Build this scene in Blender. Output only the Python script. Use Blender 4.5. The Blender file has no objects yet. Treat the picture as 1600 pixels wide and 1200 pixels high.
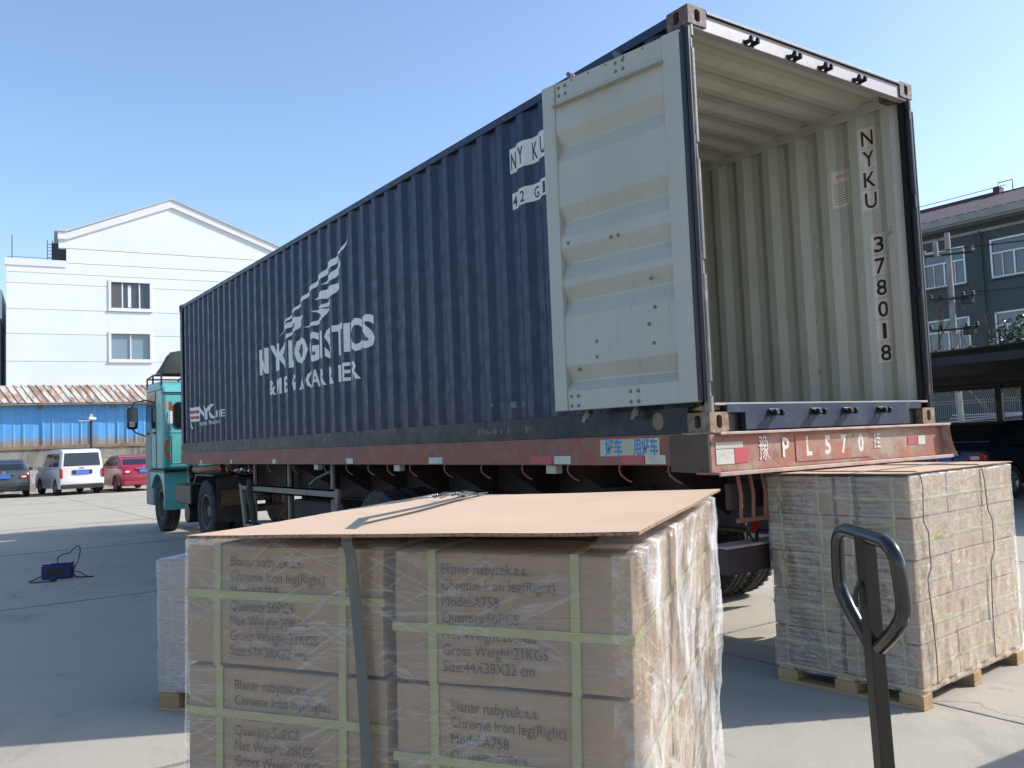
import bpy, bmesh, math, random
from mathutils import Vector, Matrix, Euler, noise as mnoise
R = math.radians
S = bpy.context.scene
COL = S.collection
rnd = random.Random(7)

# ------------------------------------------------------------------ camera, sky, sun, exposure
cam = bpy.data.cameras.new("camera")
camo = bpy.data.objects.new("camera", cam)
COL.objects.link(camo)
camo.location = (-3.815, -3.462, 1.473)
camo.rotation_euler = (1.63541558, 0.0394348874, -0.606493281)
cam.sensor_fit = 'HORIZONTAL'
cam.sensor_width = 36.0
cam.lens = 36.0 * 1339.376 / 1600.0
cam.clip_start = 0.05
cam.clip_end = 3000
S.camera = camo

SUN_AZ, SUN_EL = R(118.0), R(38.0)          # azimuth clockwise from +Y
W = bpy.data.worlds.new("World")
S.world = W
W.use_nodes = True
wn = W.node_tree
sky = wn.nodes.new("ShaderNodeTexSky")
sky.sky_type = 'NISHITA'
sky.sun_disc = False
sky.sun_elevation = SUN_EL
sky.sun_rotation = SUN_AZ
sky.air_density = 1.0
sky.dust_density = 1.2
sky.ozone_density = 2.8
wn.links.new(sky.outputs[0], wn.nodes["Background"].inputs[0])
wn.nodes["Background"].inputs[1].default_value = 0.15

sl = bpy.data.lights.new("sun", 'SUN')
sl.energy = 3.75
sl.angle = R(0.5)
sl.color = (1.0, 0.965, 0.915)
so = bpy.data.objects.new("sun", sl)
COL.objects.link(so)
tosun = Vector((math.sin(SUN_AZ) * math.cos(SUN_EL), math.cos(SUN_AZ) * math.cos(SUN_EL), math.sin(SUN_EL)))
so.rotation_euler = (-tosun).to_track_quat('-Z', 'Y').to_euler()
so.location = tosun * 40

S.view_settings.view_transform = 'Standard'
S.view_settings.look = 'None'
S.view_settings.gamma = 1.0
S.view_settings.exposure = 0.76
S.view_settings.use_curve_mapping = False
S.render.engine = 'CYCLES'
S.cycles.use_denoising = True
S.cycles.transparent_max_bounces = 24
S.cycles.max_bounces = 8

# ------------------------------------------------------------------ materials
def newmat(name):
    m = bpy.data.materials.new(name)
    m.use_nodes = True
    nt = m.node_tree
    return m, nt, nt.nodes["Principled BSDF"]

def coord(nt, scale=(1, 1, 1), kind='Object', rand=True):
    tc = nt.nodes.new("ShaderNodeTexCoord")
    mp = nt.nodes.new("ShaderNodeMapping")
    mp.inputs['Scale'].default_value = scale
    nt.links.new(tc.outputs[kind], mp.inputs['Vector'])
    if rand:
        oi = nt.nodes.new("ShaderNodeObjectInfo")
        ml = nt.nodes.new("ShaderNodeMath"); ml.operation = 'MULTIPLY'; ml.inputs[1].default_value = 37.0
        nt.links.new(oi.outputs['Random'], ml.inputs[0])
        nt.links.new(ml.outputs[0], mp.inputs['Location'])
    return mp.outputs[0]

def noise(nt, vec, scale=5, detail=5, rough=.6, dist=0.0):
    n = nt.nodes.new("ShaderNodeTexNoise")
    n.inputs['Scale'].default_value = scale
    n.inputs['Detail'].default_value = detail
    n.inputs['Roughness'].default_value = rough
    n.inputs['Distortion'].default_value = dist
    nt.links.new(vec, n.inputs['Vector'])
    return n.outputs['Fac']

def ramp(nt, fac, lo, hi, a=0.0, b=1.0):
    r = nt.nodes.new("ShaderNodeMapRange")
    r.inputs['From Min'].default_value = lo
    r.inputs['From Max'].default_value = hi
    r.inputs['To Min'].default_value = a
    r.inputs['To Max'].default_value = b
    nt.links.new(fac, r.inputs['Value'])
    return r.outputs[0]

def mixc(nt, fac, c1, c2):
    m = nt.nodes.new("ShaderNodeMix"); m.data_type = 'RGBA'
    for sock, c in ((m.inputs[6], c1), (m.inputs[7], c2)):
        if isinstance(c, tuple): sock.default_value = (*c[:3], 1)
        else: nt.links.new(c, sock)
    if isinstance(fac, float): m.inputs[0].default_value = fac
    else: nt.links.new(fac, m.inputs[0])
    return m.outputs[2]

def bumpn(nt, fac, strength=.3, dist=.01, normal=None):
    b = nt.nodes.new("ShaderNodeBump")
    b.inputs['Strength'].default_value = strength
    b.inputs['Distance'].default_value = dist
    nt.links.new(fac, b.inputs['Height'])
    if normal is not None: nt.links.new(normal, b.inputs['Normal'])
    return b.outputs[0]

def mat(name, base, rough=.6, metal=0.0, layers=(), bump=None, spec=None, coat=0.0, kind='Object', rand=True, roughvar=0.0):
    """layers: (colour, noise scale, lo, hi, stretch(x,y,z), strength)"""
    m, nt, p = newmat(name)
    c = tuple(base)
    f0 = None
    for L in layers:
        col, sc, lo, hi = L[:4]
        st = L[4] if len(L) > 4 else (1, 1, 1)
        k = L[5] if len(L) > 5 else 1.0
        f = ramp(nt, noise(nt, coord(nt, st, kind, rand), sc, 6, .65), lo, hi, 0.0, k)
        c = mixc(nt, f, c, tuple(col))
        f0 = f
    if isinstance(c, tuple): p.inputs['Base Color'].default_value = (*c, 1)
    else: nt.links.new(c, p.inputs['Base Color'])
    p.inputs['Roughness'].default_value = rough
    if roughvar:
        nt.links.new(ramp(nt, noise(nt, coord(nt, (1, 1, 1), kind, rand), 9, 4), .3, .7, max(.05, rough - roughvar), min(1, rough + roughvar)), p.inputs['Roughness'])
    p.inputs['Metallic'].default_value = metal
    if spec is not None: p.inputs['Specular IOR Level'].default_value = spec
    if coat: p.inputs['Coat Weight'].default_value = coat; p.inputs['Coat Roughness'].default_value = .06
    if bump:
        st = bump[2] if len(bump) > 2 else (1, 1, 1)
        nt.links.new(bumpn(nt, noise(nt, coord(nt, st, kind, rand), bump[0], 4), bump[1], .01), p.inputs['Normal'])
    return m

RUST = (.11, .045, .02)
MT = {}
MT['blue'] = mat('container_blue_paint', (.010, .0165, .05), .42, spec=.35, layers=[((.015, .024, .06), 1.3, .4, .7, (1, .5, .25), .8), ((.022, .023, .03), 7, .58, .8, (1, 1, .12), .5), ((.05, .028, .018), 26, .66, .72, (1, 1, .5), .8), ((.05, .055, .06), 18, .60, .74, (1, 1, .05), .5)], bump=(3, .12, (1, 1, .6)), roughvar=.12)
MT['darkblue'] = mat('container_dark_paint', (.008, .011, .017), .45, spec=.35, layers=[((.022, .025, .028), 6, .5, .8, (1, 1, 1), .6), (RUST, 18, .66, .72, (1, 1, 1), .6)], bump=(12, .1), roughvar=.1)
MT['blacksteel'] = mat('black_steel', (.012, .012, .013), .45, layers=[((.035, .03, .026), 8, .45, .8)], bump=(20, .1))
MT['rubber'] = mat('tyre_rubber', (.018, .018, .018), .85, layers=[((.06, .055, .05), 9, .45, .8)], bump=(60, .25))
MT['gasket'] = mat('door_gasket', (.01, .01, .012), .4, bump=(30, .1))
MT['cream'] = mat('container_inner_paint', (.44, .46, .41), .5, layers=[((.32, .325, .28), 2.2, .42, .75, (1, 1, .4), .7), ((.2, .19, .14), 9, .62, .85, (1, 1, .3), .55), ((.13, .1, .075), 16, .655, .72, (1, 1, .6), .7), ((.1, .06, .04), 40, .69, .74, (1, 1, 1), .8)], bump=(6, .1), roughvar=.1)
MT['doorcream'] = mat('container_door_paint', (.375, .378, .33), .48, layers=[((.32, .315, .26), 1.6, .45, .7, (1, 1, .5), .6), ((.25, .22, .16), 11, .62, .8, (1, 1, .5), .6), ((.22, .15, .09), 15, .63, .74, (1, 1, .06), .45), ((.14, .1, .07), 30, .69, .73, (1, 1, 1), .8), ((.2, .19, .17), 60, .66, .7, (.25, 1, 3), .6)], bump=(7, .08), roughvar=.1)
MT['header'] = mat('weathered_header_paint', (.27, .265, .285), .5, layers=[((.2, .2, .22), 5, .5, .8), ((.2, .17, .11), 12, .62, .78, (1, 1, .6), .8)], bump=(15, .1))
MT['sill'] = mat('weathered_sill_paint', (.018, .03, .06), .5, spec=.25, layers=[((.04, .055, .08), 3, .45, .75, (1, 1, .4)), ((.08, .1, .22), 9, .6, .75), ((.2, .14, .1), 15, .68, .76)], bump=(15, .12))
MT['casting'] = mat('rusty_corner_casting', (.2, .13, .085), .75, layers=[((.32, .25, .17), 14, .45, .7), ((.08, .045, .03), 22, .5, .75), ((.42, .33, .2), 40, .64, .72)], bump=(45, .5))
MT['castingtop'] = mat('brown_corner_casting', (.1, .07, .06), .7, layers=[((.24, .19, .16), 20, .5, .72), ((.05, .03, .025), 14, .5, .75), ((.4, .36, .32), 50, .66, .72)], bump=(45, .5))
MT['pinmetal'] = mat('worn_hinge_metal', (.1, .1, .095), .42, layers=[((.36, .33, .28), 12, .5, .7, (1, 1, .3)), ((.13, .07, .04), 25, .6, .7)], bump=(40, .2))
MT['bolt'] = mat('bolt_steel', (.16, .15, .13), .5, .3)
MT['white_print'] = mat('white_print', (.74, .73, .67), .55, layers=[((.6, .6, .56), 14, .5, .75, (1, 1, 1), .8)])
MT['patch_white'] = mat('white_number_patch', (.62, .59, .55), .5, layers=[((.48, .46, .42), 9, .5, .75)])
MT['black_print'] = mat('black_print', (.018, .012, .016), .55)
MT['red_print'] = mat('red_print', (.42, .04, .05), .5)
MT['chalk'] = mat('faded_chalk', (.16, .18, .19), .9)
MT['paper'] = mat('notice_paper', (.62, .6, .54), .7)
MT['trailer'] = mat('trailer_red_paint', (.25, .08, .05), .65, layers=[((.16, .08, .052), 2.0, .42, .7, (1, .6, 1)), ((.27, .18, .13), 5, .52, .7, (1, 1, 1), .8), ((.055, .048, .03), 5, .58, .76, (1, 1, 1), .85), ((.3, .08, .05), 16, .68, .74, (1, 1, 1), .7)], bump=(24, .3))
MT['trailerrear'] = mat('trailer_rear_dusty_red', (.29, .12, .085), .7, layers=[((.31, .25, .19), 3.2, .46, .62, (1, 1, 1), .95), ((.40, .12, .05), 3.0, .56, .66, (1.4, 1, .6), .9), ((.13, .085, .065), 7, .56, .68), ((.42, .36, .28), 16, .66, .74)], bump=(24, .35))
MT['gussetdust'] = mat('gusset_dusty_brown', (.1, .062, .042), .8, layers=[((.06, .04, .03), 4, .45, .7), ((.17, .075, .05), 3, .58, .75)], bump=(20, .3))
MT['frame'] = mat('chassis_brown', (.035, .02, .018), .75, layers=[((.07, .035, .03), 3, .45, .75), ((.03, .028, .026), 9, .5, .8)], bump=(20, .3))
MT['dust_steel'] = mat('dusty_flange', (.4, .3, .26), .75, layers=[((.26, .17, .14), 9, .45, .7)], bump=(30, .3))
MT['guard'] = mat('guard_olive_paint', (.2, .19, .14), .7, layers=[((.2, .12, .11), 3, .5, .6), ((.28, .26, .2), 9, .6, .8)], bump=(20, .25))
MT['teal'] = mat('cab_teal_paint', (.09, .36, .36), .35, layers=[((.13, .42, .42), 2, .4, .7), ((.12, .2, .19), 9, .62, .85, (1, 1, .3), .5)], coat=.25, roughvar=.1)
MT['tealdark'] = mat('cab_lower_panel', (.1, .2, .2), .5, layers=[((.16, .2, .19), 5, .45, .75)])
MT['glass'] = mat('dark_glass', (.012, .016, .02), .04, spec=.8)
MT['winglass'] = mat('window_glass', (.045, .055, .07), .04, spec=.9)
MT['winglass2'] = mat('window_glass_pale', (.2, .27, .31), .1, spec=.8)
MT['tarp'] = mat('dark_tarp', (.03, .045, .04), .8, layers=[((.06, .07, .055), 6, .45, .75)], bump=(12, .6))
MT['rim'] = mat('wheel_rim', (.09, .085, .08), .6, layers=[((.14, .1, .07), 8, .5, .75)])
MT['carrim'] = mat('alloy_rim', (.35, .35, .36), .35, .7)
MT['orange'] = mat('orange_decal', (.5, .14, .05), .5)
MT['tan_hose'] = mat('tan_hose', (.4, .25, .17), .6)
MT['red'] = mat('red_gloss', (.3, .012, .03), .3, coat=.6)
MT['taillight'] = mat('tail_light_red', (.3, .012, .015), .15, coat=.5)
MT['lampwhite'] = mat('lamp_clear', (.6, .6, .58), .15)
MT['carwhite'] = mat('van_pearl_paint', (.62, .59, .58), .3, coat=.6)
MT['cardark'] = mat('car_graphite_paint', (.035, .045, .05), .25, coat=.8)
MT['carred'] = mat('car_red_paint', (.28, .012, .035), .25, coat=.8)
MT['carnavy'] = mat('car_navy_paint', (.006, .008, .022), .25, coat=.7)
MT['plate'] = mat('blue_number_plate', (.06, .14, .5), .4)
MT['chrome'] = mat('chrome_trim', (.55, .55, .56), .2, .9)
MT['blackplastic'] = mat('black_plastic', (.015, .015, .016), .5)
MT['bluebox'] = mat('blue_box_plastic', (.012, .012, .11), .4, layers=[((.01, .01, .04), 10, .5, .7)], bump=(30, .1))
MT['kraft'] = mat('kraft_cardboard', (.255, .172, .096), .8, layers=[((.21, .142, .079), 3, .35, .7), ((.31, .22, .135), 30, .5, .8, (1, 1, .2), .5), ((.16, .115, .078), 5, .6, .85, (1, 1, .4), .6)], bump=(70, .12, (.3, .3, 1)))
MT['sheet'] = mat('cardboard_sheet_face', (.5, .36, .25), .85, layers=[((.44, .31, .21), 1.2, .4, .65), ((.38, .27, .18), 4, .62, .72, (1, 1, 1), .6), ((.36, .25, .17), 26, .68, .72, (.4, 2, 1), .7), ((.55, .4, .28), 25, .5, .8, (1, .1, 1), .5)], bump=(90, .08, (1, .15, 1)))
MT['sheetedge'] = mat('cardboard_sheet_edge', (.33, .2, .12), .9, layers=[((.14, .07, .04), 160, .5, .6)], bump=(180, .8))
MT['tape'] = mat('yellow_packing_band', (.26, .255, .10), .5, layers=[((.23, .205, .09), 9, .4, .7)])
MT['ink'] = mat('carton_ink', (.016, .012, .011), .8, layers=[((.11, .075, .05), 45, .57, .74, (1, 1, 1), .6)])
MT['bandgrey'] = mat('grey_strapping_band', (.085, .095, .09), .5, layers=[((.13, .13, .12), 18, .5, .75, (1, 1, .3))], bump=(80, .25))
MT['cord'] = mat('brown_string', (.17, .145, .12), .9)
MT['wood'] = mat('pallet_wood', (.37, .25, .13), .8, layers=[((.26, .16, .075), 7, .4, .7, (.15, 1, 1)), ((.45, .33, .19), 20, .55, .8, (.2, 1, 1), .6)], bump=(40, .3, (.1, 1, 1)))
MT['jack'] = mat('jack_black_enamel', (.009, .008, .009), .22, layers=[((.05, .03, .022), 6, .62, .8, (1, 1, .4), .5)], coat=.5, bump=(9, .05))
MT['jackbar'] = mat('jack_mast_paint', (.009, .007, .006), .4, layers=[((.06, .034, .026), 3, .58, .8, (1, 1, .5), .35)], bump=(25, .1))
MT['whitewall'] = mat('pale_render_panel', (.72, .75, .74), .7, layers=[((.65, .69, .68), .35, .45, .8), ((.62, .6, .5), .7, .62, .85, (1.2, 1, .12), .5)], bump=(18, .05))
MT['fascia'] = mat('white_fascia', (.7, .7, .7), .6, layers=[((.7, .68, .64), 1.5, .55, .8, (1, 1, .3), .5)])
MT['joint'] = mat('panel_joint', (.52, .55, .55), .9)
MT['recess'] = mat('dark_recess', (.1, .1, .11), .9)
MT['clad'] = mat('blue_cladding_sheet', (.1, .34, .66), .5, layers=[((.16, .4, .62), .8, .4, .7, (1, 1, .4)), ((.1, .2, .36), 2, .58, .8, (1, 1, .3), .6), ((.26, .22, .18), 1.1, .62, .8, (1, 1, .5), .8)], roughvar=.15)
MT['rustroof'] = mat('rusty_roof_sheet', (.48, .44, .385), .7, layers=[((.27, .165, .11), 1.4, .44, .58, (1.6, .35, .35)), ((.17, .10, .07), 3.5, .56, .68, (1.6, .5, .5), .9)], bump=(14, .2))
MT['rustrim'] = mat('rusty_trim', (.26, .19, .13), .8, layers=[((.15, .09, .05), 3, .45, .7)])
MT['oldwall'] = mat('stained_render_wall', (.3, .275, .23), .9, layers=[((.5, .48, .43), .55, .52, .57, (1, 1, 1.2)), ((.12, .105, .085), 1.1, .5, .64, (1.5, 1, .35), .9), ((.2, .2, .15), 5, .5, .8)], bump=(9, .4))
MT['office'] = mat('grey_green_render', (.066, .082, .078), .85, layers=[((.05, .063, .06), .4, .4, .7, (1, 1, .5)), ((.09, .11, .1), 5, .55, .8, (1, 1, .5), .4)], bump=(14, .1))
MT['officeside'] = mat('far_wall_grey', (.25, .3, .36), .85)
MT['tileroof'] = mat('brown_roof_tile', (.055, .036, .04), .75, layers=[((.09, .07, .07), 6, .45, .75)], bump=(10, .4))
MT['whiteframe'] = mat('white_window_frame', (.7, .7, .72), .4)
MT['pole'] = mat('concrete_pole', (.3, .29, .27), .85, layers=[((.2, .19, .18), 3, .45, .75)])
MT['wire'] = mat('cable_black', (.02, .02, .02), .6)
MT['bark'] = mat('bare_bark', (.12, .085, .07), .9, layers=[((.07, .05, .04), 9, .45, .7)], bump=(20, .5))
MT['carportroof'] = mat('carport_roof_sheet', (.04, .045, .042), .8, layers=[((.07, .072, .065), 3, .45, .75)], bump=(6, .3))
MT['fencewire'] = mat('galvanised_wire', (.5, .5, .48), .45, .2)
MT['fencepost'] = mat('white_fence_post', (.62, .58, .5), .5)
MT['board_white'] = mat('pale_board', (.62, .62, .66), .5)
MT['board_blue'] = mat('blue_board', (.06, .2, .45), .5)
MT['clutter'] = mat('dull_sheeting', (.1, .1, .1), .8, layers=[((.2, .18, .15), 3, .45, .7)])
MT['cjk'] = mat('blue_sticker_print', (.05, .2, .36), .55)
MT['sticker'] = mat('worn_sticker_vinyl', (.4, .385, .3), .6, layers=[((.22, .16, .12), 6, .58, .72), ((.5, .49, .42), 3, .5, .7)])
MT['tapewhite'] = mat('white_reflective_tape', (.5, .48, .42), .5, layers=[((.35, .32, .27), 8, .5, .7)])
MT['tapered'] = mat('red_reflective_tape', (.42, .06, .07), .5, layers=[((.3, .1, .1), 8, .5, .7)])
MT['platepaint'] = mat('white_stencil_paint', (.6, .55, .48), .8, layers=[((.4, .25, .2), 30, .55, .68)])

def clad_mat():
    m, nt, p = newmat('blue_cladding_sheet')
    v = coord(nt, (1, 1, .4)); v2 = coord(nt, (1, 1, .35))
    c = mixc(nt, ramp(nt, noise(nt, v, .8, 5), .4, .7), (.085, .33, .68), (.15, .4, .66))
    c = mixc(nt, ramp(nt, noise(nt, v2, 2, 5), .55, .8, 0, .6), c, (.08, .17, .34))
    tc = nt.nodes.new("ShaderNodeTexCoord"); sx = nt.nodes.new("ShaderNodeSeparateXYZ")
    nt.links.new(tc.outputs['Object'], sx.inputs[0])
    h = ramp(nt, sx.outputs['Z'], 2.05, 2.75, .55, -.25)
    ad = nt.nodes.new("ShaderNodeMath"); ad.operation = 'ADD'
    nt.links.new(h, ad.inputs[0]); nt.links.new(noise(nt, coord(nt, (1, 1, .5)), 3.0, 6, .7), ad.inputs[1])
    c = mixc(nt, ramp(nt, ad.outputs[0], .55, .95, 0, .9), c, (.3, .22, .14))
    nt.links.new(c, p.inputs['Base Color']); p.inputs['Roughness'].default_value = .55
    return m
MT['clad'] = clad_mat()

def ground_mat():
    m, nt, p = newmat('yard_concrete')
    v = coord(nt, (1, 1, 1), 'Object', False)
    c = mixc(nt, ramp(nt, noise(nt, v, .12, 6, .6), .35, .68), (.37, .336, .272), (.315, .285, .23))
    c = mixc(nt, ramp(nt, noise(nt, v, .9, 6, .7), .5, .72, 0, .6), c, (.25, .23, .19))
    c = mixc(nt, ramp(nt, noise(nt, coord(nt, (1, .25, 1), 'Object', False), 2.2, 6, .7), .6, .78, 0, .6), c, (.17, .165, .155))
    c = mixc(nt, ramp(nt, noise(nt, v, 60, 3, .7), .45, .75, 0, .35), c, (.42, .4, .37))
    c = mixc(nt, ramp(nt, noise(nt, v, .55, 5, .7, .8), .60, .70, 0, .45), c, (.13, .125, .115))
    c = mixc(nt, ramp(nt, noise(nt, v, 3.5, 4, .6), .66, .72, 0, .5), c, (.12, .115, .105))
    # hairline cracks
    vo = nt.nodes.new("ShaderNodeTexVoronoi"); vo.feature = 'DISTANCE_TO_EDGE'; vo.inputs['Scale'].default_value = .16
    mx = nt.nodes.new("ShaderNodeVectorMath"); mx.operation = 'ADD'
    nn = nt.nodes.new("ShaderNodeTexNoise"); nn.inputs['Scale'].default_value = .8; nn.inputs['Detail'].default_value = 6
    nt.links.new(v, nn.inputs['Vector'])
    sc = nt.nodes.new("ShaderNodeVectorMath"); sc.operation = 'SCALE'; sc.inputs['Scale'].default_value = 1.6
    nt.links.new(nn.outputs['Color'], sc.inputs[0])
    nt.links.new(v, mx.inputs[0]); nt.links.new(sc.outputs[0], mx.inputs[1])
    nt.links.new(mx.outputs[0], vo.inputs['Vector'])
    cr = ramp(nt, vo.outputs['Distance'], .0, .0022, .6, 0.0)
    c = mixc(nt, cr, c, (.1, .095, .09))
    nt.links.new(c, p.inputs['Base Color'])
    p.inputs['Roughness'].default_value = .85
    b1 = bumpn(nt, noise(nt, v, 40, 5, .7), .25, .01)
    nt.links.new(bumpn(nt, noise(nt, v, .9, 4), .2, .05, b1), p.inputs['Normal'])
    return m
MT['ground'] = ground_mat()

def film_mat(name, crumple, stretch, base, haze, streak=.16, gl_rough=.14, fk=1.2, facet=False, patch=0.0, trans=.95, cap=.35):
    """clear stretch film: mostly transparent, glossy where it wrinkles"""
    m = bpy.data.materials.new(name); m.use_nodes = True
    nt = m.node_tree
    nt.nodes.clear()
    out = nt.nodes.new("ShaderNodeOutputMaterial")
    tr = nt.nodes.new("ShaderNodeBsdfTransparent"); tr.inputs[0].default_value = (trans, trans, trans, 1)
    gl = nt.nodes.new("ShaderNodeBsdfGlossy"); gl.inputs['Roughness'].default_value = gl_rough
    df = nt.nodes.new("ShaderNodeBsdfDiffuse"); df.inputs[0].default_value = (.52, .52, .53, 1)
    v = coord(nt, stretch, 'Object', False)
    n1 = noise(nt, v, 6, 5, .6, .6)
    v2 = coord(nt, (1, 1, 1), 'Object', False)
    n2 = noise(nt, v2, 22, 4, .6, 1.0)
    nb = bumpn(nt, n1, .9, .012 * crumple)
    nb = bumpn(nt, n2, .7, .006 * crumple, nb)
    if facet:
        wv = nt.nodes.new("ShaderNodeVectorMath"); wv.operation = 'ADD'
        nz_ = nt.nodes.new("ShaderNodeTexNoise"); nz_.inputs['Scale'].default_value = 7; nz_.inputs['Detail'].default_value = 4
        nt.links.new(v2, nz_.inputs['Vector'])
        sv_ = nt.nodes.new("ShaderNodeVectorMath"); sv_.operation = 'SCALE'; sv_.inputs['Scale'].default_value = .09
        nt.links.new(nz_.outputs['Color'], sv_.inputs[0]); nt.links.new(coord(nt, (1, 1, .6), 'Object', False), wv.inputs[0]); nt.links.new(sv_.outputs[0], wv.inputs[1])
        for sc_, st_ in ((8, .7), (19, .5)):
            vr = nt.nodes.new("ShaderNodeTexVoronoi"); vr.inputs['Scale'].default_value = sc_
            nt.links.new(wv.outputs[0], vr.inputs['Vector'])
            nb = bumpn(nt, vr.outputs['Distance'], st_, .16 / sc_, nb)
    nt.links.new(nb, gl.inputs['Normal'])
    fr = nt.nodes.new("ShaderNodeFresnel"); fr.inputs[0].default_value = 1.45
    nt.links.new(nb, fr.inputs['Normal'])
    stk = ramp(nt, noise(nt, v, 11, 4, .7, .4), .55, .8, 0.0, streak)
    def folds(rot, st, sc, wd, amt):
        tc = nt.nodes.new("ShaderNodeTexCoord"); mp = nt.nodes.new("ShaderNodeMapping"); mp.vector_type = 'POINT'
        rt = nt.nodes.new("ShaderNodeVectorRotate"); rt.rotation_type = 'EULER_XYZ'; rt.inputs['Rotation'].default_value = rot
        nt.links.new(tc.outputs['Object'], rt.inputs['Vector']); nt.links.new(rt.outputs[0], mp.inputs['Vector']); mp.inputs['Scale'].default_value = st
        q = nt.nodes.new("ShaderNodeMath"); q.operation = 'SUBTRACT'; q.inputs[1].default_value = .5
        nt.links.new(noise(nt, mp.outputs[0], sc, 3, .5, .3), q.inputs[0])
        ab = nt.nodes.new("ShaderNodeMath"); ab.operation = 'ABSOLUTE'; nt.links.new(q.outputs[0], ab.inputs[0])
        msk = ramp(nt, noise(nt, v2, 4.5, 3), .36, .58)
        m2 = nt.nodes.new("ShaderNodeMath"); m2.operation = 'MULTIPLY'
        nt.links.new(ramp(nt, ab.outputs[0], 0, wd, amt, 0.0), m2.inputs[0]); nt.links.new(msk, m2.inputs[1])
        return m2.outputs[0]
    for rot, st, sc in (((.0, .06, 0), (.5, .5, 9), 3.2), ((.45, .45, 0), (.6, .6, 8), 2.6), ((-.5, -.35, 0), (.6, .6, 8), 2.1)):
        sm = nt.nodes.new("ShaderNodeMath"); sm.operation = 'ADD'
        nt.links.new(stk, sm.inputs[0]); nt.links.new(folds(rot, st, sc, .016, .26), sm.inputs[1]); stk = sm.outputs[0]
    a = nt.nodes.new("ShaderNodeMath"); a.operation = 'MULTIPLY_ADD'
    nt.links.new(fr.outputs[0], a.inputs[0]); a.inputs[1].default_value = fk; a.inputs[2].default_value = base
    mg = nt.nodes.new("ShaderNodeAddShader")
    mn = nt.nodes.new("ShaderNodeMath"); mn.operation = 'MINIMUM'; mn.inputs[1].default_value = cap
    nt.links.new(a.outputs[0], mn.inputs[0]); nt.links.new(mn.outputs[0], gl.inputs['Color']); nt.links.new(tr.outputs[0], mg.inputs[0]); nt.links.new(gl.outputs[0], mg.inputs[1])
    if patch:
        pa = nt.nodes.new("ShaderNodeMath"); pa.operation = 'ADD'
        nt.links.new(stk, pa.inputs[0]); nt.links.new(ramp(nt, noise(nt, coord(nt, (1, 1, .6), 'Object', False), 4.5, 6, .7, 1.2), .48, .68, 0, patch), pa.inputs[1]); stk = pa.outputs[0]
    b = nt.nodes.new("ShaderNodeMath"); b.operation = 'ADD'; b.inputs[1].default_value = haze
    nt.links.new(stk, b.inputs[0])
    md = nt.nodes.new("ShaderNodeMixShader")
    nt.links.new(b.outputs[0], md.inputs[0]); nt.links.new(mg.outputs[0], md.inputs[1]); nt.links.new(df.outputs[0], md.inputs[2])
    nt.links.new(md.outputs[0], out.inputs[0])
    return m
MT['film'] = film_mat('stretch_film', .8, (.7, .7, 7), .02, .065, .22)
MT['filmhazy'] = film_mat('hazy_stretch_film', 1.0, (.8, .8, 4), .02, .38)
MT['filmcrumple'] = film_mat('crumpled_stretch_film', 1.8, (3.2, 3.2, .9), .05, .03, .16, .085, 1.9, True, .72, .80, .65)
MT['filmshiny'] = film_mat('shiny_stretch_film', 1.0, (.8, .8, 6), .03, .03, .16, .08, 1.9, True, .08, .93, .55)

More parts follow.
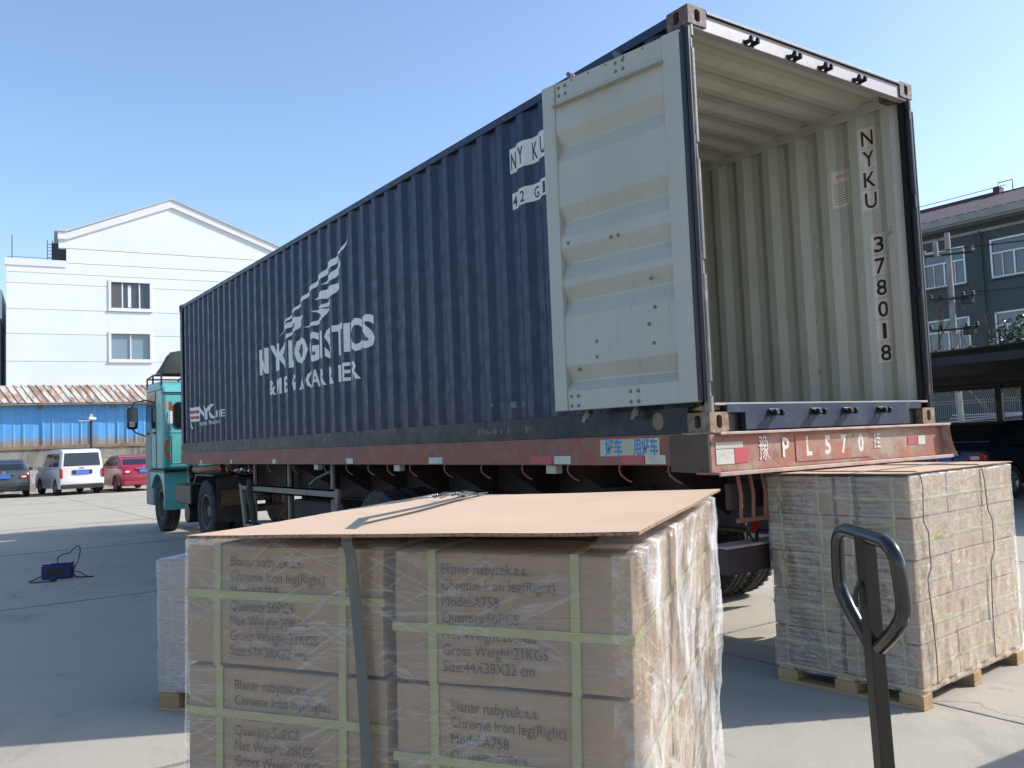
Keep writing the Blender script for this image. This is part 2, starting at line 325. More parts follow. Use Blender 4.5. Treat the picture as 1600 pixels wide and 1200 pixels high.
# ------------------------------------------------------------------ mesh helpers
class MB:
    def __init__(s): s.v = []; s.f = []; s.m = []
    def add(s, vs, fs, mi=0, X=None):
        o = len(s.v)
        s.v += [tuple(X @ Vector(p)) if X is not None else tuple(p) for p in vs]
        s.f += [tuple(i + o for i in f) for f in fs]; s.m += [mi] * len(fs)
        return s
    def box(s, a, b, mi=0, X=None):
        (x0, y0, z0), (x1, y1, z1) = a, b
        return s.add([(x0, y0, z0), (x1, y0, z0), (x1, y1, z0), (x0, y1, z0), (x0, y0, z1), (x1, y0, z1), (x1, y1, z1), (x0, y1, z1)],
                     [(0, 3, 2, 1), (4, 5, 6, 7), (0, 1, 5, 4), (1, 2, 6, 5), (2, 3, 7, 6), (3, 0, 4, 7)], mi, X)
    def prism(s, pts, ax, a, b, mi=0, X=None):
        """polygon pts in the two axes other than ax, extruded from a to b along ax"""
        n = len(pts)
        def P(p, t): return {0: (t, p[0], p[1]), 1: (p[0], t, p[1]), 2: (p[0], p[1], t)}[ax]
        vs = [P(p, a) for p in pts] + [P(p, b) for p in pts]
        fs = [tuple(range(n - 1, -1, -1)), tuple(range(n, 2 * n))] + [(i, (i + 1) % n, n + (i + 1) % n, n + i) for i in range(n)]
        return s.add(vs, fs, mi, X)
    def tube(s, pts, r, n=8, mi=0, closed=False, X=None):
        pts = [Vector(p) for p in pts]; N = len(pts)
        vs = []; up = None
        for i, p in enumerate(pts):
            if closed: t = (pts[(i + 1) % N] - pts[i - 1])
            else: t = pts[min(i + 1, N - 1)] - pts[max(i - 1, 0)]
            t.normalize()
            if up is None: up = Vector((0, 0, 1)) if abs(t.z) < .9 else Vector((1, 0, 0))
            a = t.cross(up)
            if a.length < 1e-4: a = t.orthogonal()
            a.normalize(); b = a.cross(t); up = b
            rr = r[i] if isinstance(r, (list, tuple)) else r
            for k in range(n):
                w = 2 * math.pi * k / n
                vs.append(tuple(p + (a * math.cos(w) + b * math.sin(w)) * rr))
        fs = []
        for i in range(N if closed else N - 1):
            j = (i + 1) % N
            for k in range(n):
                fs.append((i * n + k, i * n + (k + 1) % n, j * n + (k + 1) % n, j * n + k))
        if not closed:
            fs.append(tuple(range(n - 1, -1, -1))); fs.append(tuple(range((N - 1) * n, N * n)))
        return s.add(vs, fs, mi, X)
    def cyl(s, c, ax, r, a, b, n=16, mi=0, X=None):
        pts = []
        for k in range(n):
            w = 2 * math.pi * k / n; pts.append((c[0] + r * math.cos(w), c[1] + r * math.sin(w)))
        return s.prism(pts, ax, a, b, mi, X)
    def lathe(s, prof, n=32, ax=0, c=(0, 0, 0), mi=0, X=None):
        """prof: list of (t along axis, radius); closed ring profile"""
        vs = []; m = len(prof)
        for k in range(n):
            w = 2 * math.pi * k / n; cw, sw = math.cos(w), math.sin(w)
            for t, r in prof:
                q = {0: (t, r * cw, r * sw), 1: (r * cw, t, r * sw), 2: (r * cw, r * sw, t)}[ax]
                vs.append((q[0] + c[0], q[1] + c[1], q[2] + c[2]))
        fs = []
        for k in range(n):
            k2 = (k + 1) % n
            for j in range(m):
                j2 = (j + 1) % m
                fs.append((k * m + j, k2 * m + j, k2 * m + j2, k * m + j2))
        return s.add(vs, fs, mi, X)
    def mesh(s, name, mats):
        me = bpy.data.meshes.new(name)
        me.from_pydata(s.v, [], s.f); me.update()
        for m in (mats if isinstance(mats, (list, tuple)) else [mats]): me.materials.append(m)
        if any(s.m): me.polygons.foreach_set('material_index', s.m)
        bm = bmesh.new(); bm.from_mesh(me); bmesh.ops.recalc_face_normals(bm, faces=bm.faces); bm.to_mesh(me); bm.free()
        return me
    def build(s, name, mats, parent=None, bevel=0, seg=2, smooth=False):
        return link(name, s.mesh(name, mats), parent, bevel, seg, smooth)

def smooth_by_angle(me, ang=R(35)):
    bm = bmesh.new(); bm.from_mesh(me)
    for f in bm.faces: f.smooth = True
    for e in bm.edges:
        if len(e.link_faces) == 2 and e.calc_face_angle(0) > ang: e.smooth = False
    bm.to_mesh(me); bm.free()

def link(name, me, parent=None, bevel=0, seg=2, smooth=False):
    o = bpy.data.objects.new(name, me); COL.objects.link(o)
    if parent: o.parent = parent
    if smooth: smooth_by_angle(me)
    if bevel:
        b = o.modifiers.new("bevel", 'BEVEL'); b.width = bevel; b.segments = seg; b.limit_method = 'ANGLE'; b.angle_limit = R(40); b.harden_normals = False
    return o

def tag(o, label=None, cat=None, group=None, kind=None):
    if label: o['label'] = label
    if cat: o['category'] = cat
    if group: o['group'] = group
    if kind: o['kind'] = kind
    return o

def thing(name, label, cat, loc=(0, 0, 0), rz=0, group=None, mw=None):
    o = bpy.data.objects.new(name, None); COL.objects.link(o)
    o.empty_display_size = .2
    if mw is not None: o.matrix_basis = mw
    else: o.location = loc; o.rotation_euler = (0, 0, rz)
    return tag(o, label, cat, group)

def copytree(o, parent=None, label=None):
    c = o.copy(); COL.objects.link(c); c.parent = parent
    if label: c['label'] = label
    for ch in list(o.children): copytree(ch, c)
    return c

_tc = {}
def textmesh(s, res=2, weight=0.0):
    """flat text outline in the xy plane, normalised so that capital height = 1, starting at x=0"""
    k = (s, res, weight)
    if k in _tc: return _tc[k]
    c = bpy.data.curves.new("lettering", 'FONT'); c.body = s; c.resolution_u = res; c.offset = weight
    o = bpy.data.objects.new("lettering", c); COL.objects.link(o)
    bpy.context.view_layer.update()
    me = bpy.data.meshes.new_from_object(o.evaluated_get(bpy.context.evaluated_depsgraph_get()))
    vs = [tuple(v.co) for v in me.vertices]; fs = [tuple(p.vertices) for p in me.polygons]
    COL.objects.unlink(o); bpy.data.objects.remove(o); bpy.data.curves.remove(c); bpy.data.meshes.remove(me)
    x0 = min(v[0] for v in vs)
    cap = .729
    vs = [((v[0] - x0) / cap, v[1] / cap, 0) for v in vs]
    _tc[k] = (vs, fs, max(v[0] for v in vs))
    return _tc[k]

def put_text(mb, s, x, y, h, width=None, mi=0, X=None, weight=0.0, xs=1.0, center=False):
    vs, fs, w = textmesh(s, 2, weight)
    sx = (width / w) if width else h * xs
    ox = x - (sx * w / 2 if center else 0)
    mb.add([(ox + p[0] * sx, y + p[1] * h, 0) for p in vs], fs, mi, X)
    return ox + sx * w

def rects_minus(x0, x1, z0, z1, holes):
    """split a rectangle into pieces around rectangular holes"""
    xs = sorted({x0, x1, *[min(max(h[0], x0), x1) for h in holes], *[min(max(h[1], x0), x1) for h in holes]})
    out = []
    for a, b in zip(xs, xs[1:]):
        if b - a < 1e-6: continue
        hs = sorted([(max(h[2], z0), min(h[3], z1)) for h in holes if h[0] <= a + 1e-6 and h[1] >= b - 1e-6 and h[3] > z0 and h[2] < z1])
        z = z0
        for h0, h1 in hs:
            if h0 - z > 1e-6: out.append((a, b, z, h0))
            z = max(z, h1)
        if z1 - z > 1e-6: out.append((a, b, z, z1))
    return out

# ------------------------------------------------------------------ ground
g = MB()
g.add([(-300, -200, 0), (300, -200, 0), (300, 400, 0), (-300, 400, 0)], [(0, 1, 2, 3)])
tag(g.build('ground', MT['ground']), kind='structure')
MT['jointfill'] = mat('expansion_joint_filler', (.17, .16, .145), .95, layers=[((.27, .26, .23), 3, .45, .6)])
jm1 = MB().box((-.009, -30, 0), (.009, 45, .004)).mesh('expansion_joint', MT['jointfill'])
for x in (-9.4, -4.4, .6, 5.6, 10.6): tag(link('expansion_joint', jm1), kind='structure').location = (x, 0, 0)
jm2 = MB().box((-30, -.009, 0), (30, .009, .0055)).mesh('expansion_joint', MT['jointfill'])
for y in (-4.6, .9, 6.4, 11.9, 17.4, 22.9, 28.4): tag(link('expansion_joint', jm2), kind='structure').location = (0, y, 0)

# ------------------------------------------------------------------ shipping container
ZC, CL, CW, CH = 1.47, 12.192, 2.438, 2.591
cont = thing('shipping_container', 'dark blue corrugated shipping container with one door swung open on the trailer', 'container', (0, 0, ZC))
PER, Y0C = .288, .31
def prof(y):
    """depth of the side corrugation, 0 = outer crest, .036 = inner crest"""
    q = ((y - Y0C) % PER)
    if q < .074: return 0.0
    if q < .145: return .036 * (q - .074) / .071
    if q < .217: return .036
    return .036 * (1 - (q - .217) / .071)
def breaks(a, b):
    out = []; k = math.floor((a - Y0C) / PER) - 1
    while Y0C + k * PER < b:
        for q in (0, .074, .145, .217):
            t = Y0C + k * PER + q
            if a + 1e-5 < t < b - 1e-5: out.append(t)
        k += 1
    return out
def wall_sheet(side):
    ys = [.085] + breaks(.085, 12.06) + [12.06]
    mb = MB()
    for off, mi in ((0, 0), (.005, 1)):
        vs = []; fs = []
        for yv in ys:
            x = .012 + prof(yv) + off
            if side: x = CW - x
            vs += [(x, yv, .15), (x, yv, CH - .075)]
        for i in range(len(ys) - 1): fs.append((2 * i, 2 * i + 2, 2 * i + 3, 2 * i + 1))
        mb.add(vs, fs, mi)
    return mb
for sd in (0, 1):
    w_ = wall_sheet(sd)
    me = bpy.data.meshes.new('side_wall'); me.from_pydata(w_.v, [], w_.f); me.materials.append(MT['blue']); me.materials.append(MT['cream'])
    me.polygons.foreach_set('material_index', w_.m); me.update()
    link('side_wall', me, cont)
# roof, ribs across
mb = MB()
ys = [.05] + breaks(.05, 12.14) + [12.14]
for off, mi in ((0, 0), (-.005, 1)):
    vs = []; fs = []
    for yv in ys:
        z = CH - .022 - prof(yv) * .75 + off
        vs += [(.055, yv, z), (CW - .055, yv, z)]
    for i in range(len(ys) - 1): fs.append((2 * i, 2 * i + 1, 2 * i + 3, 2 * i + 2))
    mb.add(vs, fs, mi)
me = bpy.data.meshes.new('roof'); me.from_pydata(mb.v, [], mb.f); me.materials.append(MT['blue']); me.materials.append(MT['cream'])
me.polygons.foreach_set('material_index', mb.m); me.update(); link('roof', me, cont)
MB().box((.03, 12.08, .14), (CW - .03, 12.16, CH - .04)).build('front_wall', MT['blue'], cont)
MB().box((.05, .06, .13), (CW - .05, 12.07, .165)).build('floor', MT['wood'], cont)
for sd in (0, 1):
    X = Matrix.Identity(4) if not sd else Matrix.Translation((CW, 0, 0)) @ Matrix.Diagonal((-1, 1, 1, 1))
    MB().box((.004, .17, CH - .075), (.058, CL - .17, CH - .012), X=X).build('top_side_rail', MT['blue'], cont, .006)
    MB().box((.05, .09, CH - .115), (.064, 12.05, CH - .03), X=X).build('inner_rail', MT['cream'], cont, .004)
    b_ = MB().box((.004, .17, -.0035), (.012, CL - .17, .158), X=X).box((.012, .17, -.0035), (.05, CL - .17, .022), X=X).box((.012, .17, .148), (.05, CL - .17, .156), X=X)
    b_.build('bottom_side_rail', MT['darkblue'], cont, .002, 1)
    MB().box((.006, 12.05, .1), (.12, CL - .006, CH - .1), X=X).build('corner_post', MT['blue'], cont, .01)
    # rear post: rounded upright with four notched hinge bearings, plus its inner web
    p_ = MB(); zs = [(.118, .212, .028), (.212, .297, .018), (.297, .94, .028), (.94, 1.03, .018), (1.03, 1.64, .028), (1.64, 1.74, .018), (1.74, 2.326, .028), (2.326, 2.40, .018), (2.40, CH - .118, .028)]
    for a, b, r in zs: p_.cyl((.032, .03), 2, r, a + .001, b - .001, 14, X=X)
    p_.box((.03, .045, .118), (.062, .09, CH - .1), X=X)
    p_.build('corner_post', MT['pinmetal'] if not sd else MT['darkblue'], cont, smooth=True)
    MB().box((-.004, .062, .16), (.036, .096, CH - .118), X=X).build('post_web', MT['darkblue'], cont, .006)
    if sd:
        MB().box((.008, .006, .12), (.05, .06, CH - .12), X=X).build('post_flange', MT['darkblue'], cont, .01)

def casting_mesh(m_):
    """corner casting, outer corner at the origin, growing +x +y +z"""
    mb = MB(); w, d, h = .162, .178, .118
    def holed(P, U, V, N, lu, lv, hu, hv, ru, rv):
        n = 16; ring = []; rect = []
        P, U, V, N = map(Vector, (P, U, V, N))
        for k in range(n):
            a = 2 * math.pi * (k + .5) / n
            ca, sa = math.cos(a), math.sin(a)
            # stadium shaped slot
            x = ru * ca; y = rv * sa
            x = max(-ru, min(ru, ru * 1.12 * ca)); y = (rv - ru) * (1 if sa > 0 else -1) + ru * sa
            ring.append((hu + x, hv + y))
            t = min((lu - hu if ca > 0 else hu) / abs(ca) if abs(ca) > 1e-6 else 9, (lv - hv if sa > 0 else hv) / abs(sa) if abs(sa) > 1e-6 else 9)
            rect.append((hu + ca * t, hv + sa * t))
        vs = [P + U * a + V * b for a, b in ring] + [P + U * a + V * b for a, b in rect] + [P + U * a + V * b + N * .05 for a, b in ring]
        fs = []
        for k in range(n):
            j = (k + 1) % n
            fs.append((k, j, n + j, n + k)); fs.append((k, j, 2 * n + j, 2 * n + k))
        fsb = [tuple(range(2 * n, 3 * n))]
        # rectangle corners
        corners = [P + U * a + V * b for a, b in ((lu, lv), (0, lv), (0, 0), (lu, 0))]
        base = len(vs); vs += corners
        for ci, (a, b) in enumerate(((lu, lv), (0, lv), (0, 0), (lu, 0))):
            best = None
            for k in range(n):
                j = (k + 1) % n
                e1, e2 = rect[k], rect[j]
                on = lambda e, i: abs(e[i] - (a, b)[i]) < 1e-5
                if (on(e1, 0) and on(e2, 1) or on(e1, 1) and on(e2, 0)) and not (on(e1, 0) and on(e2, 0)) and not (on(e1, 1) and on(e2, 1)): best = k
            if best is not None: fs.append((n + best, n + (best + 1) % n, base + ci))
        mb.add(vs, fs, 0); mb.add(vs[2 * n:3 * n], [tuple(range(n))], 1)
    holed((0, 0, 0), (1, 0, 0), (0, 0, 1), (0, 1, 0), w, h, w * .5, h * .52, .024, .040)
    holed((0, 0, 0), (0, 1, 0), (0, 0, 1), (1, 0, 0), d, h, d * .55, h * .52, .025, .040)
    mb.add([(w, 0, 0), (w, d, 0), (w, d, h), (w, 0, h)], [(0, 1, 2, 3)])
    mb.add([(0, d, 0), (w, d, 0), (w, d, h), (0, d, h)], [(0, 1, 2, 3)])
    mb.add([(0, 0, 0), (w, 0, 0), (w, d, 0), (0, d, 0)], [(0, 1, 2, 3)])
    mb.add([(0, 0, h), (w, 0, h), (w, d, h), (0, d, h)], [(0, 1, 2, 3)])
    me = bpy.data.meshes.new('corner_casting'); me.from_pydata(mb.v, [], mb.f); me.materials.append(m_); me.materials.append(MT['blacksteel'])
    me.polygons.foreach_set('material_index', mb.m)
    bm = bmesh.new(); bm.from_mesh(me); bmesh.ops.remove_doubles(bm, verts=bm.verts, dist=1e-5); bmesh.ops.recalc_face_normals(bm, faces=bm.faces)
    ed = [e for e in bm.edges if len(e.link_faces) == 2 and e.calc_face_angle(0) > 1.2 and all(f.material_index == 0 for f in e.link_faces)]
    ed = [e for e in ed if all(min(abs(v.co.x), abs(v.co.x - w)) < 1e-5 or min(abs(v.co.y), abs(v.co.y - d)) < 1e-5 for v in e.verts)]
    cr = [e for e in ed if sum([min(abs(e.verts[0].co[i] - q) + abs(e.verts[1].co[i] - q) for q in (0, (w, d, h)[i])) < 1e-4 for i in range(3)]) >= 2]
    try: bmesh.ops.bevel(bm, geom=cr, offset=.008, segments=2, affect='EDGES')
    except Exception: pass
    bm.to_mesh(me); bm.free(); me.update()
    return me
cm_lo, cm_hi = casting_mesh(MT['casting']), casting_mesh(MT['castingtop'])
for sx in (1, -1):
    for sy in (1, -1):
        for hi in (0, 1):
            o = link('corner_casting', cm_hi if hi else cm_lo, cont)
            o.location = (0 if sx > 0 else CW, 0 if sy > 0 else CL, CH - .118 if hi else 0)
            o.scale = (sx, sy, 1)
# header and sill of the door opening
hp_ = [(.06, CH - .135), (CW - .06, CH - .135), (CW - .06, CH - .119), (CW - .163, CH - .119), (CW - .163, CH - .032), (.163, CH - .032), (.163, CH - .119), (.06, CH - .119)]
MB().prism(hp_, 1, .012, .07).build('door_header', MT['header'], cont, .004)
MB().box((.163, -.004, CH - .031), (CW - .163, .09, CH - .013)).build('header_cap', MT['blacksteel'], cont, .003)
sp = [(.163, .165), (.163, .112), (.325, .112), (.325, .006), (CW - .325, .006), (CW - .325, .112), (CW - .163, .112), (CW - .163, .165)]
MB().prism(sp, 1, .008, .05).build('door_sill', MT['sill'], cont, .003)
MB().box((.06, .012, .157), (CW - .06, .12, .172)).build('sill_plate', MT['header'], cont, .002)
MB().box((.163, .055, .004), (CW - .163, .065, .15)).build('sill_back', MT['blacksteel'], cont)
def keeper(up):
    k = MB()
    k.box((-.045, -.012, -.02), (.045, .0, .02))
    for dx in (-.03, .03):
        k.prism([(-.012, -.016), (-.062, -.022), (-.07, .01), (-.05, .024), (-.035, .004), (-.012, .016)], 0, dx - .010, dx + .010)
    k.prism([(-.03, -.012), (-.055, -.012), (-.055, .0), (-.03, .004)], 0, -.03, .03)
    me = k.mesh('cam_keeper', MT['darkblue'])
    return me
km = keeper(0)
for x in (.56, .99, 1.33, 1.73):
    o = link('cam_keeper', km, cont, .003, 1); o.location = (x, .012, CH - .118); o.rotation_euler = (R(-8), 0, R(rnd.uniform(-6, 6)))
    o = link('cam_keeper', km, cont, .003, 1); o.location = (x + .02, .008, .112); o.rotation_euler = (R(6), 0, R(rnd.uniform(-6, 6)))
# door leaf, swung back along the side wall
DW, DH = 1.15, 2.25
def door_parts(parent_obj_name, mat_in):
    fr = MB()
    fr.box((0, -.05, 0), (.13, 0, DH)); fr.box((DW - .115, -.05, 0), (DW, 0, DH))
    fr.box((.13, -.05, DH - .125), (DW - .115, -.012, DH)); fr.box((.13, -.05, 0), (DW - .115, -.008, .135))
    d = fr.build('door', mat_in, cont, .005)
    tagp = tag(d, 'opened left door leaf showing its pale inner face')
    # corrugated panel
    pts = [(-.006, DH - .125)]
    for zc in (1.86, 1.34, 1.05, .79, .25):
        pts += [(-.004, zc + .05), (-.046, zc - .045), (-.046, zc - .06), (-.006, max(zc - .165, .14))]
    pts += [(-.008, .135)]
    pan = MB(); vs = []; fs = []
    for yy, zz in pts: vs += [(.13, yy - .004, zz), (DW - .115, yy - .004, zz)]
    for i in range(len(pts) - 1): fs.append((2 * i, 2 * i + 1, 2 * i + 3, 2 * i + 2))
    pan.add(vs, fs)
    pan.add([(a, b - .006, c) for a, b, c in vs], fs)
    pan.build('door_panel', mat_in, d, 0)
    MB().prism([(0, 0), (.028, 0), (0, -.05)], 0, .131, DW - .116, X=Matrix.Translation((0, -.010, DH - .17)) @ Matrix.Rotation(R(90), 4, 'X')).build('top_ledge', mat_in, d)
    bl = bpy.data.meshes.new('bolt')
    bb = MB(); bb.lathe([(0, .001), (0, .0125), (.005, .0115), (.009, .006), (.010, .001)], 10, 1)
    bl = bb.mesh('bolt', MT['bolt'])
    spots = []
    for uu in (1.0, .94, .50, .44):
        spots += [(uu, DH - .035), (uu, DH - .09), (uu, .095), (uu, .03)]
    spots += [(.88 - .15 * k, DH - .018) for k in range(5)]
    spots += [(.97, 1.13), (.60, 1.10), (.54, 1.10), (.30, .78), (.28, .60), (.33, .50), (.30, .38), (.76, .44), (.76, .34), (.92, .27)]
    for uu, zz in spots:
        o = link('bolt', bl, d, 0, 2, False); y_ = -.008 if .13 < uu < DW - .115 else 0
        if DH - .2 < zz: y_ = -.012
        o.location = (uu, y_ - .001, zz); o.scale = (1, 1, 1)
        if zz > DH - .02: o.scale = (.6, .6, .6)
    for dx, r in ((-.022, .017), (-.052, .014)):
        MB().tube([(dx, -.012, .004), (dx, -.012, DH - .004)], r, 10).build('gasket', MT['gasket'], d, smooth=True)
    MB().box((-.05, -.04, .01), (-.004, -.02, DH - .01)).build('gasket_backing', MT['gasket'], d)
    for uu in (.52, .93):
        lb = MB().tube([(uu, -.082, -.06), (uu, -.082, DH + .055)], .017, 10)
        lb.prism([(uu - .03, DH + .03), (uu + .02, DH + .02), (uu + .05, DH + .075), (uu + .03, DH + .085), (uu, DH + .06)], 1, -.1, -.07)
        lb.prism([(uu - .03, -.03), (uu + .02, -.02), (uu + .045, -.075), (uu + .02, -.085), (uu, -.06)], 1, -.1, -.07)
        lb.build('locking_bar', MT['pinmetal'], d, smooth=True)
        for zz in (.3, .9, 1.5, 2.0): MB().box((uu - .05, -.1, zz), (uu + .05, -.051, zz + .06)).build('bar_bracket', MT['darkblue'], d, .004)
    for uu in (.73,): MB().box((uu - .22, -.075, .82), (uu + .2, -.055, .85)).build('door_handle', MT['pinmetal'], d, .004)
    for zz in (.25, .98, 1.69, 2.36):
        MB().box((-.05, -.05, zz - .175), (.0, -.041, zz - .095)).build('hinge', MT['darkblue'], d)
    return d
d1 = door_parts('door', MT['doorcream'])
d1.location = (-.058, .03, .18); d1.rotation_euler = (0, 0, R(99.0))
d2 = copytree(d1, cont, 'opened right door leaf folded back along the far side')
d2.location = (CW + .125, .13, .18); d2.scale = (-1, 1, 1); d2.rotation_euler = (0, 0, R(-92))

# lettering on the corrugated side (text runs towards -y, seen from -x)
def side_print(name, items, m_, off=.0025, parent=None):
    """items: (verts2d, faces) given as (y, z) pairs in container space (z above the ground)"""
    bm = bmesh.new()
    for vs, fs in items:
        bv = [bm.verts.new((0, q[0], q[1] - ZC)) for q in vs]
        for f in fs:
            try: bm.faces.new([bv[i] for i in f])
            except ValueError: pass
    ylo = min(v.co.y for v in bm.verts); yhi = max(v.co.y for v in bm.verts)
    for t in breaks(ylo, yhi):
        bmesh.ops.bisect_plane(bm, geom=bm.verts[:] + bm.edges[:] + bm.faces[:], plane_co=(0, t, 0), plane_no=(0, 1, 0), dist=1e-6)
    for v in bm.verts: v.co.x = .012 + prof(v.co.y) - off
    me = bpy.data.meshes.new(name); bm.to_mesh(me); bm.free(); me.materials.append(m_)
    return link(name, me, parent or cont)
def side_text(s, y_left, z, h, y_right, weight=0.0):
    vs, fs, w = textmesh(s, 2, weight)
    k = (y_left - y_right) / w
    return ([(y_left - p[0] * k, z + p[1] * h) for p in vs], fs)
LT1 = [('N', 8.044, 7.716), ('Y', 7.537, 7.28), ('K', 7.285, 7.002), ('L', 6.91, 6.70), ('O', 6.67, 6.30), ('G', 6.27, 5.97), ('I', 5.945, 5.80), ('S', 5.76, 5.54), ('T', 5.515, 5.23), ('I', 5.20, 5.10), ('C', 5.07, 4.79), ('S', 4.77, 4.496)]
LT2 = [('&', 7.60, 7.45), ('M', 7.42, 7.19), ('E', 7.15, 6.94), ('G', 6.87, 6.659), ('A', 6.60, 6.38), ('C', 6.35, 6.15), ('A', 6.13, 5.975), ('R', 5.95, 5.74), ('R', 5.692, 5.49), ('I', 5.43, 5.36), ('E', 5.25, 5.11), ('R', 5.08, 4.85)]
for t_, ya, yb in LT1: side_print('company_letter', [side_text(t_, ya, 2.495, .335, yb, .034 if t_ != 'I' else .0)], MT['white_print'])
for t_, ya, yb in LT2: side_print('slogan_letter', [side_text(t_, ya, 2.185, .20, yb, .024 if t_ != 'I' else .0)], MT['white_print'])
WING = [[(7.241, 2.895), (6.966, 3.09), (6.367, 3.295), (5.79, 3.476), (5.518, 3.566), (5.224, 3.63), (5.079, 3.745), (5.172, 3.628), (5.408, 3.514), (5.785, 3.413), (6.37, 3.245), (6.956, 3.064)],
        [(5.24, 3.523), (5.504, 3.424), (5.79, 3.336), (5.51, 3.339), (5.305, 3.396), (5.227, 3.453)],
        [(5.258, 3.305), (5.514, 3.28), (5.804, 3.264), (6.041, 3.205), (5.706, 3.165), (5.521, 3.159), (5.315, 3.237)],
        [(5.533, 3.128), (5.804, 3.106), (5.951, 3.072), (5.55, 3.067)],
        [(5.621, 3.042), (5.855, 3.067), (6.109, 3.076), (5.821, 3.003), (5.813, 2.968), (6.108, 2.943), (6.375, 2.917), (6.012, 2.898), (5.806, 2.93), (5.717, 2.991)],
        [(6.366, 3.065), (6.675, 3.085), (6.969, 3.039), (7.108, 2.955), (6.95, 2.976), (6.636, 3.014), (6.684, 2.941), (6.955, 2.909), (6.982, 2.838), (6.854, 2.883), (6.642, 2.916), (6.455, 2.98)]]
side_print('wing_emblem', [(p, [tuple(range(len(p)))]) for p in WING], MT['white_print'])
# line emblem near the front end
side_print('line_lettering', [side_text('NYK', 11.05, 2.0, .225, 10.28, .03), side_text('LINE', 10.22, 2.0, .11, 9.72, .01), side_text('NIPPON YUSEN KAISHA', 11.0, 1.90, .06, 9.95, .01)], MT['white_print'])
def strip(y0, y1, z0, z1, dz=0.0): return ([(y0, z0), (y1, z0 + dz), (y1, z1 + dz), (y0, z1)], [(0, 1, 2, 3)])
side_print('flag_emblem', [strip(11.66, 11.1, 2.17, 2.225, -.01), strip(11.62, 11.1, 2.075, 2.12, -.01), strip(11.58, 11.1, 1.985, 2.03, -.01), ([(11.70, 2.24), (11.66, 2.24), (11.5, 1.86), (11.53, 1.86)], [(0, 1, 2, 3)])], MT['white_print'])
side_print('flag_stripe', [strip(11.64, 11.1, 2.122, 2.168, -.01), strip(11.60, 11.1, 2.032, 2.073, -.01)], MT['red_print'])
# number patches partly hidden by the door
side_print('number_patch', [strip(1.975, .7, 3.565, 3.765)], MT['patch_white'])
for t_, ya, yb in (('N', 1.962, 1.898), ('Y', 1.823, 1.755), ('K', 1.676, 1.612), ('U', 1.532, 1.470), ('3', 1.32, 1.26), ('7', 1.235, 1.175), ('8', 1.03, .97)):
    side_print('number_letter', [side_text(t_, ya, 3.595, .14, yb, .01)], MT['black_print'], .0045)
side_print('type_patch', [strip(1.965, 1.455, 3.275, 3.405)], MT['patch_white'])
for t_, ya, yb in (('4', 1.955, 1.90), ('2', 1.812, 1.755), ('G', 1.672, 1.614), ('1', 1.52, 1.492)):
    side_print('type_letter', [side_text(t_, ya, 3.295, .09, yb, .01)], MT['black_print'], .0045)
for k_, t_ in enumerate('3780180'): side_print('faded_digit', [side_text(t_, 2.45 - .1 * k_, 1.72, .05, 2.40 - .1 * k_)], MT['chalk'])
def flat_side(name, s, yl, z, h, yr, m_, x, parent, weight=0.0):
    vs, fs, w = textmesh(s, 2, weight); k = (yl - yr) / w
    mb = MB(); mb.add([(x, yl - p[0] * k, z + p[1] * h) for p in vs], fs)
    me = bpy.data.meshes.new(name); me.from_pydata(mb.v, [], mb.f); me.materials.append(m_)
    return link(name, me, parent)
flat_side('chalk_number', 'P6411   F', 2.52, .05, .045, 1.78, MT['chalk'], .0025, cont)
bl_ = MB(); bl_.add([(.0026, .43 + .05 * math.cos(a), .08 + .055 * math.sin(a)) for a in [k * math.pi / 9 for k in range(18)]], [tuple(range(18))])
bl_.build('paint_blotch', mat('tan_primer', (.17, .145, .1), .8), cont)
# numbers and notice inside on the right-hand wall
def inner_text(s, yc, z, h, wd):
    vs, fs, w = textmesh(s, 3, .012); k = wd / w if wd else h * .62
    # seen from -x looking +x: text runs towards -y
    return [(yc + w * k / 2 - p[0] * k, z + p[1] * h) for p in vs], fs
def inner_put(name, vs, fs, m_, off):
    me = bpy.data.meshes.new(name)
    bm = bmesh.new(); bv = [bm.verts.new((0, v[0], v[1])) for v in vs]
    for f in fs:
        try: bm.faces.new([bv[i] for i in f])
        except ValueError: pass
    lo = min(v[0] for v in vs); hi = max(v[0] for v in vs)
    for t in breaks(lo, hi): bmesh.ops.bisect_plane(bm, geom=bm.verts[:] + bm.edges[:] + bm.faces[:], plane_co=(0, t, 0), plane_no=(0, 1, 0), dist=1e-6)
    for v in bm.verts: v.co.x = CW - (.012 + prof(v.co.y) + .005) - off
    bm.to_mesh(me); bm.free(); me.materials.append(m_)
    return link(name, me, cont)
z = 3.85 - ZC
for ch in 'NYKU':
    inner_put('number_tile', [(.445, z - .165), (.315, z - .165), (.315, z - .004), (.445, z - .004)], [(0, 1, 2, 3)], MT['patch_white'], .002)
    v_, f_ = inner_text(ch, .378, z - .148, .126, .09); inner_put('number_letter', v_, f_, MT['black_print'], .0035)
    z -= .168
z = 2.985 - ZC
for i, ch in enumerate('378018'):
    inner_put('number_tile', [(.405, z - .165), (.275, z - .165), (.275, z - .004), (.405, z - .004)], [(0, 1, 2, 3)], MT['patch_white'], .002)
    v_, f_ = inner_text(ch, .342, z - .148, .126, .032 if ch == '1' else .088); inner_put('number_digit', v_, f_, MT['black_print'], .0035)
    z -= .172
inner_put('notice_paper', [(.715, 3.265 - ZC), (.54, 3.265 - ZC), (.54, 3.56 - ZC), (.715, 3.575 - ZC)], [(0, 1, 2, 3)], MT['paper'], .004)
ln = MB()
for k in range(9): ln.add([(.7, 3.46 - .02 * k - ZC), (.57, 3.46 - .02 * k - ZC), (.57, 3.465 - .02 * k - ZC), (.7, 3.465 - .02 * k - ZC)], [(0, 1, 2, 3)])
